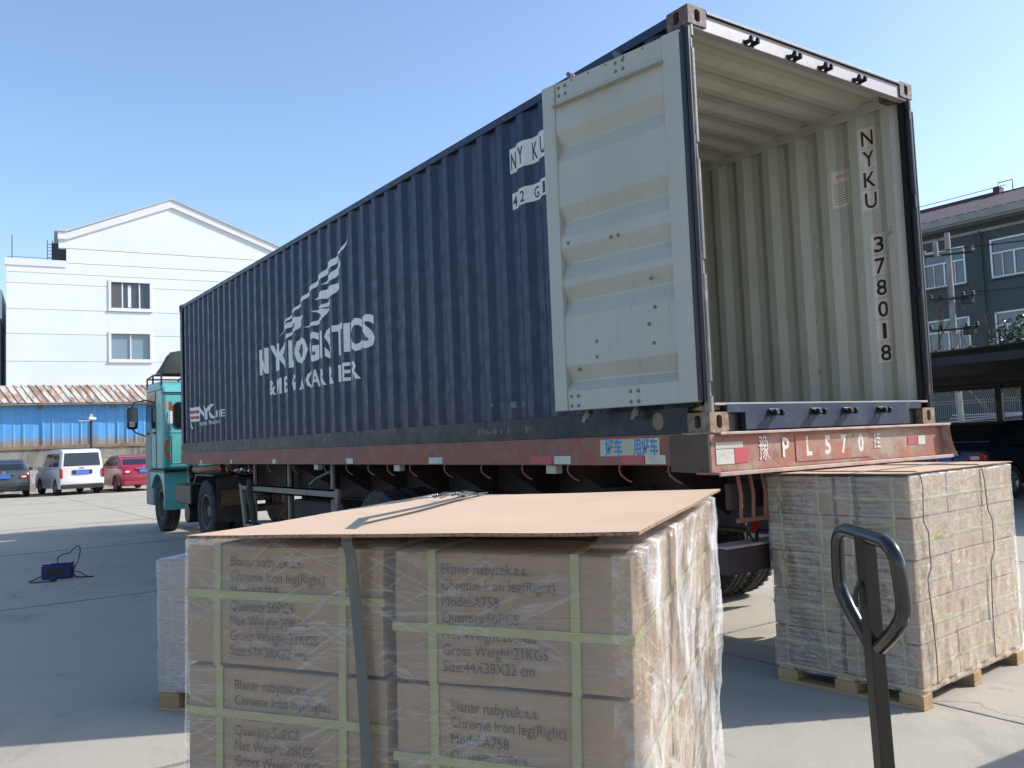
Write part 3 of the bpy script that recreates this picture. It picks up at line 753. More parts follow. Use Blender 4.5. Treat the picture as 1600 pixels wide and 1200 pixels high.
inner_put('notice_print', [(a, b) for a, b in [(v[0], v[1]) for v in ln.v]], ln.f, MT['pinmetal'], .0055)
v_, f_ = inner_text('NOTICE', .63, 3.51 - ZC, .03, .09); inner_put('notice_heading', v_, f_, MT['red_print'], .0055)
# ------------------------------------------------------------------ semi-trailer
tr = thing('semi_trailer', 'worn red flatbed semi-trailer carrying the blue container', 'trailer', (0, 0, 0))
for sd in (0, 1):
    X = Matrix.Identity(4) if not sd else Matrix.Translation((CW, 0, 0)) @ Matrix.Diagonal((-1, 1, 1, 1))
    MB().box((-.004, -.02, 1.275), (.008, 12.2, 1.466), X=X).box((.008, .2, 1.275), (.07, 12.2, 1.287), X=X).box((.008, .2, 1.45), (.07, 12.2, 1.466), X=X).build('side_rail', MT['trailer'], tr, .002, 1)
    MB().box((.75, .1, .82), (.77, 12.0, 1.27), X=X).box((.68, .1, .80), (.84, 9.6, .82), X=X).box((.68, .1, 1.25), (.84, 12.0, 1.27), X=X).build('main_beam', MT['frame'], tr)
for k in range(22):
    yv = .45 + k * .54
    MB().box((.075, yv, 1.285), (CW - .075, yv + .07, 1.43)).build('cross_member', MT['frame'], tr)
MB().box((.075, .1, 1.432), (CW - .075, 12.1, 1.466)).build('deck_plate', MT['frame'], tr)
for k in range(8):
    yv = .55 + k * .93
    for sd in (0, 1):
        X = Matrix.Identity(4) if not sd else Matrix.Translation((CW, 0, 0)) @ Matrix.Diagonal((-1, 1, 1, 1))
        MB().prism([(.1, 1.272), (.74, 1.272), (.74, .9)], 1, yv, yv + .012, X=X).build('outrigger', MT['frame'], tr)
# rear beam: channel with flared ends
rb = MB()
rb.box((-.16, -.13, 1.243), (CW - .16, -.118, 1.455)).box((-.16, -.2, 1.23), (CW - .155, -.02, 1.243)).box((-.10, -.162, 1.455), (CW - .1, .12, 1.467))
rb.build('rear_beam', MT['trailerrear'], tr, .003, 1)
MB().box((-.165, -.205, 1.222), (CW - .15, -.192, 1.2445)).build('beam_lip', MT['dust_steel'], tr, .003, 1)
MB().box((-.1, -.170, 1.452), (CW - .1, -.158, 1.468)).build('beam_lip', MT['dust_steel'], tr, .003, 1)
MB().prism([(-.16, -.132), (-.148, -.132), (-.006, .27), (-.006, .33), (-.018, .31)], 2, 1.236, 1.454).build('end_gusset', MT['gussetdust'], tr)
fl = MB()
vs = []; fs = []
for i in range(7):
    t = i / 6; x = CW - .165 + .09 * (t ** 2.2); zz = 1.455 - .225 * t
    vs += [(x, -.19, zz), (x, .05, zz)]
for i in range(6): fs.append((2 * i, 2 * i + 1, 2 * i + 3, 2 * i + 2))
fl.add(vs, fs); fl.add([(a + .012, b, c) for a, b, c in vs], fs)
fl.build('flared_end', MT['dust_steel'], tr)
MB().box((-.03, -.05, 1.4625), (.2, .2, 1.4695)).build('twistlock_plate', MT['dust_steel'], tr)
MB().box((CW - .2, -.05, 1.4625), (CW + .03, .2, 1.4695)).build('twistlock_plate', MT['dust_steel'], tr)
# stencilled registration and tapes on the rear beam
def rear_text(name, s, xc, zc, h, w):
    mb = MB(); vs, fs, tw = textmesh(s, 2, .035 if s.isascii() else .004); k = w / tw
    mb.add([(xc - w / 2 + p[0] * k, -.1315, zc - h / 2 + p[1] * h) for p in vs], fs)
    me = bpy.data.meshes.new(name); me.from_pydata(mb.v, [], mb.f); me.materials.append(MT['platepaint']); return link(name, me, tr)
for ch, x, h, w in (('豫', .30, .115, .085), ('P', .505, .115, .065), ('L', .73, .115, .055), ('5', .92, .115, .06), ('7', 1.09, .115, .06), ('0', 1.275, .115, .06), ('挂', 1.46, .09, .075)):
    rear_text('registration_letter', ch, x, 1.365 - (.0 if h > .1 else -.01), h, w)
MB().box((.60, -.1345, 1.27), (1.37, -.1325, 1.43)).build('bolted_plate', MT['trailerrear'], tr)
for o in [c for c in tr.children if c.name.startswith('registration')]: o.location.y = -.0035
MB().box((-.11, -.1335, 1.285), (.04, -.131, 1.37)).build('reflective_tape', MT['tapewhite'], tr)
MB().box((.045, -.1335, 1.288), (.16, -.131, 1.372)).build('reflective_tape', MT['tapered'], tr)
MB().box((-.11, -.1325, 1.374), (.12, -.131, 1.41)).build('reflective_tape', MT['sticker'], tr)
MB().box((1.83, -.1335, 1.33), (1.95, -.131, 1.385)).build('reflective_tape', MT['tapered'], tr)
MB().box((1.96, -.1335, 1.325), (2.05, -.131, 1.388)).build('reflective_tape', MT['tapewhite'], tr)
for a, b, m_, dz in ((1.79, 1.53, 'tapered', 0), (1.5, 1.31, 'tapewhite', 0), (.78, .56, 'tapered', .003), (.55, .37, 'tapewhite', .003), (5.17, 5.0, 'tapewhite', 0), (3.36, 3.12, 'tapewhite', 0), (7.5, 7.38, 'tapewhite', 0), (9.33, 9.24, 'tapewhite', 0), (10.97, 10.85, 'tapewhite', 0)):
    MB().box((-.0075 - dz * .3, b, 1.283), (-.0045, a, 1.34)).build('reflective_tape', MT[m_], tr)
st = MB().box((-.0062, .42, 1.335), (-.0045, .985, 1.447)); st.build('advert_sticker', MT['sticker'], tr)
flat_side('sticker_lettering', '好车', .935, 1.35, .085, .765, MT['cjk'], -.0072, tr, .03)
flat_side('sticker_lettering', '用好车', .655, 1.35, .085, .435, MT['cjk'], -.0072, tr, .03)
flat_side('rail_lettering', '00', 11.85, 1.33, .07, 11.55, MT['chalk'], -.006, tr)
hk = MB().tube([(0, 0, 0), (-.012, .0, -.03), (-.012, -.015, -.065), (.01, -.05, -.10), (.03, -.075, -.115)], .0065, 8).mesh('rope_hook', MT['trailer'])
for yv in (.36, .81, 1.36, 1.92, 2.5, 3.1, 3.74, 4.21, 4.65, 5.19, 5.8, 6.8, 7.72, 8.5, 9.4, 10.2):
    o = link('rope_hook', hk, tr); o.location = (.012, yv, 1.278)
for yv in (1.58, 4.05, 6.1): MB().box((.02, yv - .06, 1.21), (.08, yv + .06, 1.273)).build('lamp_bracket', MT['sticker'], tr, .004)
# wheels
def wheel_mesh(r, w, rim_r):
    prof = [(-w / 2 + .02, rim_r), (-w / 2, rim_r + .04), (-w / 2, r - .07), (-w / 2 + .02, r - .015), (-w / 2 + .045, r), (-.012 - w * .12, r), (-.008 - w * .12, r - .012), (.008 - w * .12, r - .012), (.012 - w * .12, r), (w * .12 - .012, r), (w * .12 - .008, r - .012), (w * .12 + .008, r - .012), (w * .12 + .012, r), (w / 2 - .045, r), (w / 2 - .02, r - .015), (w / 2, r - .07), (w / 2, rim_r + .04), (w / 2 - .02, rim_r)]
    mb = MB(); mb.lathe(prof, 40, 0)
    n = 44
    for k in range(n):      # shoulder lugs
        a = 2 * math.pi * k / n
        X = Matrix.Rotation(a, 4, 'X')
        for s in (-1, 1): mb.box((s * w * .30 - .028, -.016, r - .012), (s * w * .30 + .028, .016, r + .007), X=X)
    return mb.mesh('tyre', MT['rubber'])
def rim_mesh(w, rr, out):
    mb = MB()
    mb.lathe([(-w / 2 + .02, rr), (-w / 2 + .02, rr - .03), (-out, rr - .06), (-out, rr * .55), (-out - .04, rr * .5), (-out - .06, .1), (-out - .13, .09), (-out - .14, .01), (.02, .01), (.02, rr)], 28, 0)
    for k in range(8):
        a = 2 * math.pi * k / 8; mb.cyl((rr * .7 * math.cos(a), rr * .7 * math.sin(a)), 0, .016, -out - .03, -out, 6)
    return mb.mesh('rim', MT['rim'])
ty, rm = wheel_mesh(.505, .27, .29), rim_mesh(.27, .285, -.06)
def dual(parent, y, z=.505):
    for sx in (-1, 1):
        for k, dx in enumerate((1.055, .74)):
            o = link('wheel', ty, parent); o.location = (CW / 2 + sx * dx, y, z); o.rotation_euler = (rnd.uniform(0, 3), 0, 0)
            o.scale = (1 if sx < 0 else -1, 1, 1)
            rr = link('rim', rm, o, smooth=False); 
    MB().tube([(CW / 2 - 1.0, y, z), (CW / 2 + 1.0, y, z)], .065, 12).build('axle', MT['frame'], parent)
for yv in (1.95, 3.26, 4.57):
    dual(tr, yv)
    for sx in (.45, CW - .53): MB().box((sx + .25 * (1 if sx < 1 else -1), yv - .5, .62), (sx + .25 * (1 if sx < 1 else -1) + .08, yv + .5, .72)).build('leaf_spring', MT['frame'], tr)
    for sx in (.72, CW - .80): MB().prism([(yv - .5, .72), (yv + .5, .72), (yv + .58, .85), (yv - .58, .85)], 0, sx, sx + .08).build('spring_hanger', MT['frame'], tr)
# rear under-ride beam and the tubular lamp guards
MB().box((.04, -.03, .635), (CW - .04, .11, .785)).build('under_ride_beam', MT['frame'], tr, .01)
MB().prism([(.05, -.035), (CW - .05, -.035), (CW - .05, .115), (.05, .115)], 2, .786, .80).build('beam_top', MT['dust_steel'], tr)
for x in (.75, 1.6): MB().box((x, .02, .80), (x + .08, .08, 1.228)).build('hanger', MT['frame'], tr)
for sx in (0, 1):
    X = Matrix.Identity(4) if not sx else Matrix.Translation((CW - .0, 0, 0)) @ Matrix.Diagonal((-1, 1, 1, 1))
    gm = MB()
    for i in range(5):
        x = .13 + .108 * i
        gm.tube([(x + .02, -.05, 1.235), (x, -.09, 1.1), (x, -.08, .95)], .011, 8, X=X)
    gm.tube([(.10, -.08, .95), (.60, -.08, .95)], .014, 8, X=X)
    gm.build('lamp_guard', MT['trailer'], tr, smooth=True)
    MB().box((.16, .02, 1.0), (.56, .06, 1.16), X=X).build('rear_lamp', MT['frame'], tr, .006)
    MB().cyl((.36, .9), 1, .045, .02, .05, 14, X=X).build('lamp_lens', MT['taillight'], tr)
    MB().tube([(.36, .03, 1.0), (.3, .02, .86), (.35, 0, .78), (.42, .05, .86)], .012, 8, X=X).build('air_hose', MT['blacksteel'], tr)
    MB().box((.08, 1.22, .35), (.72, 1.235, 1.1), X=X).build('mud_flap', MT['rubber'], tr)
# landing gear, tool rack guard
for x in (.55, CW - .67):
    MB().box((x, 8.55, .25), (x + .12, 8.67, 1.27)).box((x - .08, 8.5, .2), (x + .2, 8.72, .25)).build('landing_leg', MT['frame'], tr, .006)
MB().box((.06, 5.6, .88), (.10, 9.1, .90)).box((.06, 5.6, .88), (.072, 9.1, .985)).box((.06, 5.6, .965), (.10, 9.1, .985)).build('guard_rail', MT['guard'], tr)
MB().box((.06, 5.7, .36), (.10, 8.9, .38)).box((.06, 5.7, .36), (.072, 8.9, .45)).box((.06, 5.7, .43), (.10, 8.9, .45)).build('guard_rail', MT['guard'], tr)
MB().prism([(9.15, .99), (9.06, .99), (8.86, .34), (8.95, .34)], 0, .055, .095).build('guard_end', MT['guard'], tr, .004)
MB().prism([(5.66, .99), (5.54, .99), (5.72, .34), (5.8, .34)], 0, .055, .095).build('guard_end', MT['guard'], tr, .004)
for yv in (8.6, 5.85, 7.25): MB().box((.105, yv - .03, .34), (.135, yv + .03, 1.275)).build('guard_post', MT['guard'], tr)
MB().tube([(.045, 8.62, 1.05), (.04, 8.6, .98), (.02, 8.58, .9), (.035, 8.5, .7), (.03, 8.42, .5), (.05, 8.4, .4)], [.03, .04, .055, .045, .04, .03], 9).build('wound_strap', MT['tarp'], tr, smooth=True)
MB().tube([(.2, 6.0, 1.2), (.15, 6.4, 1.1), (.12, 6.55, 1.02), (.1, 6.45, .96)], .016, 8).build('crank_handle', MT['pinmetal'], tr, smooth=True)
MB().box((.3, 6.0, .35), (.75, 7.6, .8)).build('storage_box', MT['frame'], tr, .02)

# ------------------------------------------------------------------ tractor unit
tk = thing('truck_tractor', 'teal truck cab with black tyres hitched in front of the blue container', 'truck', (0, 0, 0))
TX0, TX1 = -.03, 2.43
cabp = [(13.42, 1.16), (13.42, 2.55), (13.52, 2.74), (13.7, 2.84), (14.55, 2.86), (14.78, 2.76), (14.93, 2.0), (14.97, 1.16)]
MB().prism(cabp, 0, TX0, TX1).build('cab', MT['teal'], tk, .07, 4, True)
MB().box((TX0 + .02, 14.35, .46), (TX1 - .02, 14.99, 1.155)).build('front_bumper', MT['tealdark'], tk, .05, 3)
MB().box((TX0 - .006, 14.33, 1.17), (TX0 + .01, 14.86, 1.95)).build('cab_door', MT['tealdark'], tk, .004)
MB().prism([(13.98, 1.95), (14.86, 1.95), (14.70, 2.62), (13.98, 2.62)], 0, TX0 - .008, TX0 + .01).build('side_window', MT['glass'], tk)
MB().prism([(13.93, 1.2), (13.97, 1.2), (13.97, 2.66), (13.93, 2.66)], 0, TX0 - .008, TX0 + .006).build('door_seal', MT['gasket'], tk)
MB().prism([(14.80, 1.9), (14.95, 1.9), (14.80, 2.65), (14.72, 2.65)], 0, TX0 + .08, TX1 - .08, X=Matrix.Translation((0, .022, 0))).build('windscreen', MT['glass'], tk)
def rrect(x0, x1, z0, z1, r, n=5):
    out = []
    for cx, cz, a0 in ((x1 - r, z1 - r, 0), (x0 + r, z1 - r, 90), (x0 + r, z0 + r, 180), (x1 - r, z0 + r, 270)):
        for k in range(n + 1):
            a = R(a0 + 90 * k / n); out.append((cx + r * math.cos(a), cz + r * math.sin(a)))
    return out
for x0, x1 in ((.17, .82), (1.58, 2.23)):
    MB().prism(rrect(x0, x1, 1.93, 2.43, .09), 1, 13.405, 13.43).build('window_seal', MT['gasket'], tk)
    MB().prism(rrect(x0 + .035, x1 - .035, 1.965, 2.395, .07), 1, 13.40, 13.42).build('rear_window', MT['glass'], tk)
MB().box((TX0 + .05, 13.412, 1.845), (TX1 - .05, 13.43, 1.87)).box((TX0 + .12, 13.412, 1.25), (TX0 + .14, 13.43, 1.845)).box((TX0 + .16, 13.408, 1.27), (TX0 + .9, 13.43, 1.285)).box((TX0 + .16, 13.408, 1.285), (TX0 + .175, 13.43, 1.8)).build('pressed_ribs', MT['teal'], tk, .006)
MB().box((TX0 - .004, 13.5, 2.665), (TX0 + .02, 14.7, 2.69)).box((TX0, 13.405, 2.6), (TX1, 13.43, 2.62)).build('roof_gutter', MT['gasket'], tk)
# decals on the rear wall
cd = []
for k in range(11): a = R(50 + 26 * k); cd.append((.075 + .085 * math.cos(a), 1.545 + .19 * math.sin(a)))
ci = []
for k in range(11): a = R(50 + 26 * (10 - k)); ci.append((.085 + .035 * math.cos(a), 1.545 + .07 * math.sin(a)))
MB().prism(cd + ci, 1, 13.416, 13.419).build('orange_emblem', MT['orange'], tk)
MB().prism([(.09, 2.28), (.15, 2.26), (.15, 2.42), (.09, 2.44)], 1, 13.416, 13.419).build('red_decal', MT['red_print'], tk)
MB().prism([(.10, 2.02), (.16, 2.02), (.16, 2.25), (.10, 2.27)], 1, 13.416, 13.419).build('white_decal', MT['fascia'], tk)
MB().tube([(.035, 13.415, 1.92), (.05, 13.413, 2.05), (.03, 13.413, 2.2), (.07, 13.413, 2.25), (.07, 13.413, 2.05), (.05, 13.413, 1.92)], .008, 6).build('scroll_decal', MT['sticker'], tk)
MB().prism([(.0, 2.3), (.04, 2.28), (.045, 2.44), (.01, 2.45)], 1, 13.416, 13.419).build('red_decal', MT['orange'], tk)
# fender behind the front wheel
arc = [(13.83 + .6 * math.cos(R(a)), .54 + .6 * math.sin(R(a))) for a in range(180, 0, -15)]
fen = [(13.22, .48)] + arc[1:] + [(14.5, 1.13), (13.3, 1.13)]
MB().prism([(13.26, .42), (13.24, .6), (13.28, 1.12), (14.36, 1.12), (14.36, 1.0)] + [(13.83 + .56 * math.cos(R(a)), .52 + .56 * math.sin(R(a))) for a in range(30, 191, 16)], 0, -.05, .40).build('wheel_fender', MT['teal'], tk, .02, 2)
MB().box((-.06, 13.2, 1.125), (1.0, 14.4, 1.158)).build('cab_skirt', MT['blacksteel'], tk)
fw, fr_ = ty, rm
for x, sc in ((.14, 1), (CW - .14, -1)):
    o = link('wheel', ty, tk); o.location = (x, 13.83, .505); o.scale = (sc, 1, 1); link('rim', rm, o)
dual(tk, 10.86)
MB().tube([(.3, 13.83, .5), (2.1, 13.83, .5)], .06, 10).build('axle', MT['frame'], tk)
for x in (.82, 1.54): MB().box((x, 9.8, .78), (x + .08, 14.3, 1.02)).build('chassis_rail', MT['blacksteel'], tk)
MB().box((.75, 10.4, 1.02), (1.69, 11.4, 1.2)).build('fifth_wheel', MT['frame'], tk)
MB().box((.03, 11.75, .58), (.5, 12.75, .92)).build('battery_box', MT['blacksteel'], tk, .02)
MB().box((.01, 11.9, .9), (.52, 12.6, .925)).build('battery_lid', MT['frame'], tk, .01)
MB().cyl((12.1, .42), 0, .17, .06, .6, 18).build('air_tank', MT['blacksteel'], tk, smooth=True)
MB().tube([(.12, 11.9, 1.0), (.1, 12.0, 1.12), (.14, 12.05, 1.19)], .07, 10).build('air_duct', MT['blacksteel'], tk, smooth=True)
MB().tube([(.16, 12.0, 1.16), (.3, 11.5, 1.19), (.42, 11.2, 1.21)], .06, 10).build('intake_hose', MT['tan_hose'], tk, smooth=True)
for i, (x, yv, m_) in enumerate(((.35, 10.9, 'red'), (.4, 10.75, 'tan_hose'), (.38, 10.2, 'chrome'), (.42, 10.05, 'chrome'), (.36, 9.8, 'chrome'), (.4, 9.6, 'chrome'), (.33, 10.45, 'red'))):
    MB().lathe([(0, .005), (0, .05), (.04, .055), (.07, .03), (.12, .03), (.13, .005)], 12, 1, (x, yv, 1.17 + .02 * math.sin(i * 2))).build('air_coupling', MT[m_], tk, smooth=True)
for i in range(5):
    MB().tube([(.3 + .05 * i, 13.3, 1.3), (.35 + .05 * i, 12.6, 1.15 - .02 * i), (.4 + .06 * i, 12.0, 1.2), (.4 + .05 * i, 11.4, 1.23)], .014, 6).build('air_line', MT['blacksteel' if i % 2 else 'red'], tk)
MB().box((.04, 10.2, .36), (.66, 10.215, 1.05)).build('mud_flap', MT['rubber'], tk)
MB().box((.1, 10.19, .62), (.6, 10.198, .86)).build('flap_panel', mat('faded_ochre_panel', (.12, .075, .025), .8, layers=[((.05, .035, .02), 9, .45, .7)]), tk)
MB().prism([(10.25, 1.1), (10.45, 1.08), (11.35, 1.08), (11.5, .95), (11.55, .95), (11.4, 1.1)], 0, .03, .66).build('drive_fender', MT['blacksteel'], tk)
# roof rack, spoiler, mirror
rk = MB()
for x in (-.0, .6, 1.2, 1.8, 2.4):
    rk.tube([(x, 14.72, 2.72), (x, 14.82, 2.8), (x, 14.8, 2.96), (x, 14.3, 3.0), (x, 13.6, 2.98)], .018, 7)
rk.tube([(-.0, 14.8, 2.96), (2.4, 14.8, 2.96)], .018, 7).tube([(0, 14.3, 3.0), (2.4, 14.3, 3.0)], .018, 7).tube([(0, 13.6, 2.98), (2.4, 13.6, 2.98)], .018, 7)
rk.tube([(0, 14.3, 3.0), (0, 14.3, 2.8)], .018, 7).tube([(0, 13.6, 2.98), (0, 13.6, 2.75)], .018, 7)
rk.build('roof_rack', MT['blacksteel'], tk, smooth=True)
bg = MB(); nx, ny = 14, 12; vs = []; fs = []
for i in range(nx + 1):
    for j in range(ny + 1):
        u, w = i / nx, j / ny
        x = .02 + 2.3 * u; yv = 13.58 + .75 * w
        ed = min(1, 9 * min(u, 1 - u)) ** .3 * min(1, 9 * min(w, 1 - w)) ** .3
        zz = 3.0 + ed * (.46 - .14 * w + .05 * mnoise.noise((u * 5, w * 4, 3)))
        vs.append((x, yv, zz))
for i in range(nx):
    for j in range(ny):
        a = i * (ny + 1) + j; fs.append((a, a + ny + 1, a + ny + 2, a + 1))
bg.add(vs, fs); bg.box((.02, 13.58, 2.985), (2.32, 14.33, 3.0))
bg.build('roof_tarpaulin', MT['tarp'], tk, smooth=True)
mi = MB().prism(rrect(-.37, -.17, 1.97, 2.40, .05), 1, 14.86, 14.95)
mi = mi.build('wing_mirror', MT['blackplastic'], tk, .01)
MB().prism(rrect(-.355, -.185, 2.1, 2.385, .04), 1, 14.852, 14.858).build('mirror_glass', mat('mirror_glass', (.25, .27, .27), .15, .6), mi)
MB().prism([(-.335, 2.02), (-.23, 2.02), (-.23, 2.12), (-.335, 2.13)], 1, 14.845, 14.85).build('mirror_sticker', MT['paper'], mi)
MB().tube([(-.28, 14.9, 2.39), (-.24, 14.88, 2.5), (-.02, 14.82, 2.55)], .014, 7).build('mirror_arm', MT['blackplastic'], mi)
MB().tube([(-.28, 14.9, 1.98), (-.2, 14.9, 1.9), (.0, 14.93, 1.82)], .014, 7).build('mirror_arm', MT['blackplastic'], mi)
for yv in (14.5, 13.98): MB().box((TX0 - .03, yv, 1.85), (TX0 - .01, yv + .14, 1.89)).build('door_handle', MT['blackplastic'], tk)

# ------------------------------------------------------------------ pallet loads
def bevelled(me, w, seg=1):
    bm = bmesh.new(); bm.from_mesh(me)
    bmesh.ops.bevel(bm, geom=bm.edges[:], offset=w, segments=seg, affect='EDGES')
    bm.to_mesh(me); bm.free(); me.update(); return me
LINES = ['Blanar nabytek.a.s.', 'Chrome Iron leg(Right)', 'Model:A758', 'Quantity:50PCS', 'Net Weight:20KGS', 'Gross Weight:21KGS', 'Size:44X38X22 cm']
def label_mesh(h):
    mb = MB()
    w0 = textmesh('Gross Weight:21KGS', 2, .0)[2]
    k = .186 / w0
    for i, t in enumerate(LINES):
        vs, fs, w = textmesh(t, 2, .0)
        mb.add([(p[0] * k, 0, -i * .0272 + p[1] * .0192) for p in vs], fs)
    me = bpy.data.meshes.new('lettering'); me.from_pydata(mb.v, [], mb.f); me.materials.append(MT['ink']); return me
LBL = label_mesh(.22)
def ring_mesh(name, a0, a1, b0, b1, ax, wdt, th, m_):
    """rectangular loop of packing band in the plane normal to axis ax"""
    mb = MB(); h = wdt / 2
    def bx(p, q):
        lo = [0, 0, 0]; hi = [0, 0, 0]; o = [i for i in range(3) if i != ax]
        lo[ax], hi[ax] = -h, h
        for i, t in enumerate(o): lo[t], hi[t] = min(p[i], q[i]), max(p[i], q[i])
        mb.box(lo, hi)
    bx((a0 - th, b0 - th), (a1 + th, b0)); bx((a0 - th, b1), (a1 + th, b1 + th)); bx((a0 - th, b0), (a0, b1)); bx((a1, b0), (a1 + th, b1))
    return mb.mesh(name, m_)
LAYER = {5: ['bottom', 'fourth', 'third', 'second', 'top'], 3: ['bottom', 'second', 'top']}

def make_load(F, desc, face, group, nl, ph, lp, cw=.42, cd=.376, gap=.018, lettered=True, skip_hidden=None):
    """cartons stacked two wide and three deep on a pallet; F = frame with x along the labelled face, y into the load"""
    W_, D_ = 2 * cw + gap, 3 * cd + 2 * .006
    h = lp - .002
    bodies = []
    for q in range(4):
        me = bevelled(MB().box((0, 0, 0), (cw, cd, h)).mesh('carton', MT['kraft']), .0035, 1)
        bm = bmesh.new(); bm.from_mesh(me)
        bmesh.ops.subdivide_edges(bm, edges=[e for e in bm.edges if e.calc_length() > .1], cuts=7, use_grid_fill=True)
        bm.normal_update()
        for v in bm.verts:
            d = mnoise.noise(v.co * 5 + Vector((q * 7.3, nl, 0))) * .0035 - .0028
            cn = min(abs(v.co.x), abs(v.co.x - cw)) + min(abs(v.co.y), abs(v.co.y - cd)) + min(v.co.z, abs(v.co.z - h))
            if cn < .03: d -= .003 * max(0, mnoise.noise(v.co * 9 + Vector((q * 3.1, 5, nl))))
            v.co += v.normal * min(0, d)
        bm.to_mesh(me); bm.free(); smooth_by_angle(me, R(14)); bodies.append(me)
    sv = ring_mesh('packing_band', 0, cd, 0, h, 0, .015, .0012, MT['tape'])
    sh = ring_mesh('packing_band', 0, cw, 0, cd, 2, .015, .0017, MT['tape'])
    rr = random.Random(len(desc) * 3 + nl)
    for k in range(nl):
        for i in range(2):
            for j in range(3):
                o = link('carton', bodies[rr.randrange(4)])
                jx = rr.uniform(-.003, .003) + (0 if k == nl - 1 else rr.uniform(-.006, .006))
                M_ = F @ Matrix.Translation((i * (cw + gap) + jx, j * (cd + .006) + rr.uniform(0, .003), ph + k * lp)) @ Matrix.Rotation(rr.uniform(-.008, .008), 4, 'Z')
                o.matrix_basis = M_
                col = ('left', 'right')[i]; row = ('front', 'middle', 'rear')[j]
                tag(o, f'kraft carton in {LAYER[nl][k]} layer from the top, {row} row, {col} column of {desc}' if LAYER[nl][k] in ('second', 'third', 'fourth') and nl == 5 else f'kraft carton in {LAYER[nl][k]} layer, {row} row, {col} column of {desc}', 'carton', group)
                for fx in (.2, .79):
                    b = link('packing_band', sv, o); b.location = (cw * fx + rr.uniform(-.012, .012), 0, 0)
                b = link('packing_band', sh, o); b.location = (0, 0, h * (.60 if i == 0 else .44) + rr.uniform(-.006, .006))
                if lettered and j == 0:
                    t = link('lettering', LBL, o); t.location = (cw * .235 + rr.uniform(-.009, .009), -.0009, h - .040 + rr.uniform(-.006, .004)); t.rotation_euler = (0, rr.uniform(-.012, .012), 0)
                if lettered and i == 1 and face == 'both':
                    t = link('lettering', LBL, o); t.location = (cw + .0009, cd * .24, h - .040); t.rotation_euler = (0, 0, R(90))
    return W_, D_

def make_pallet(F, W_, D_, ph, label, group):
    p = thing('wooden_pallet', label, 'pallet', group=group, mw=F)
    t = .02; bh = ph - 3 * t
    blk = bevelled(MB().box((0, 0, 0), (.13, .1, bh)).mesh('block', MT['wood']), .003)
    for x in (0, W_ / 2 - .065, W_ - .13):
        for y in (0, D_ / 2 - .05, D_ - .1):
            o = link('block', blk, p); o.location = (x, y, t + .0005)
    bb = bevelled(MB().box((0, 0, 0), (W_, .1, t)).mesh('bottom_board', MT['wood']), .002)
    for y in (0, D_ / 2 - .05, D_ - .1): link('bottom_board', bb, p).location = (0, y, 0)
    sb = bevelled(MB().box((0, 0, 0), (.1, D_, t)).mesh('stringer_board', MT['wood']), .002)
    for x in (.015, W_ / 2 - .05, W_ - .115): link('stringer_board', sb, p).location = (x, 0, t + bh + .001)
    db = bevelled(MB().box((0, 0, 0), (W_, .105, t - .002)).mesh('deck_board', MT['wood']), .002)
    n = 7
    for k in range(n): link('deck_board', db, p).location = (0, (D_ - .105) * k / (n - 1), 2 * t + bh + .001)
    return p

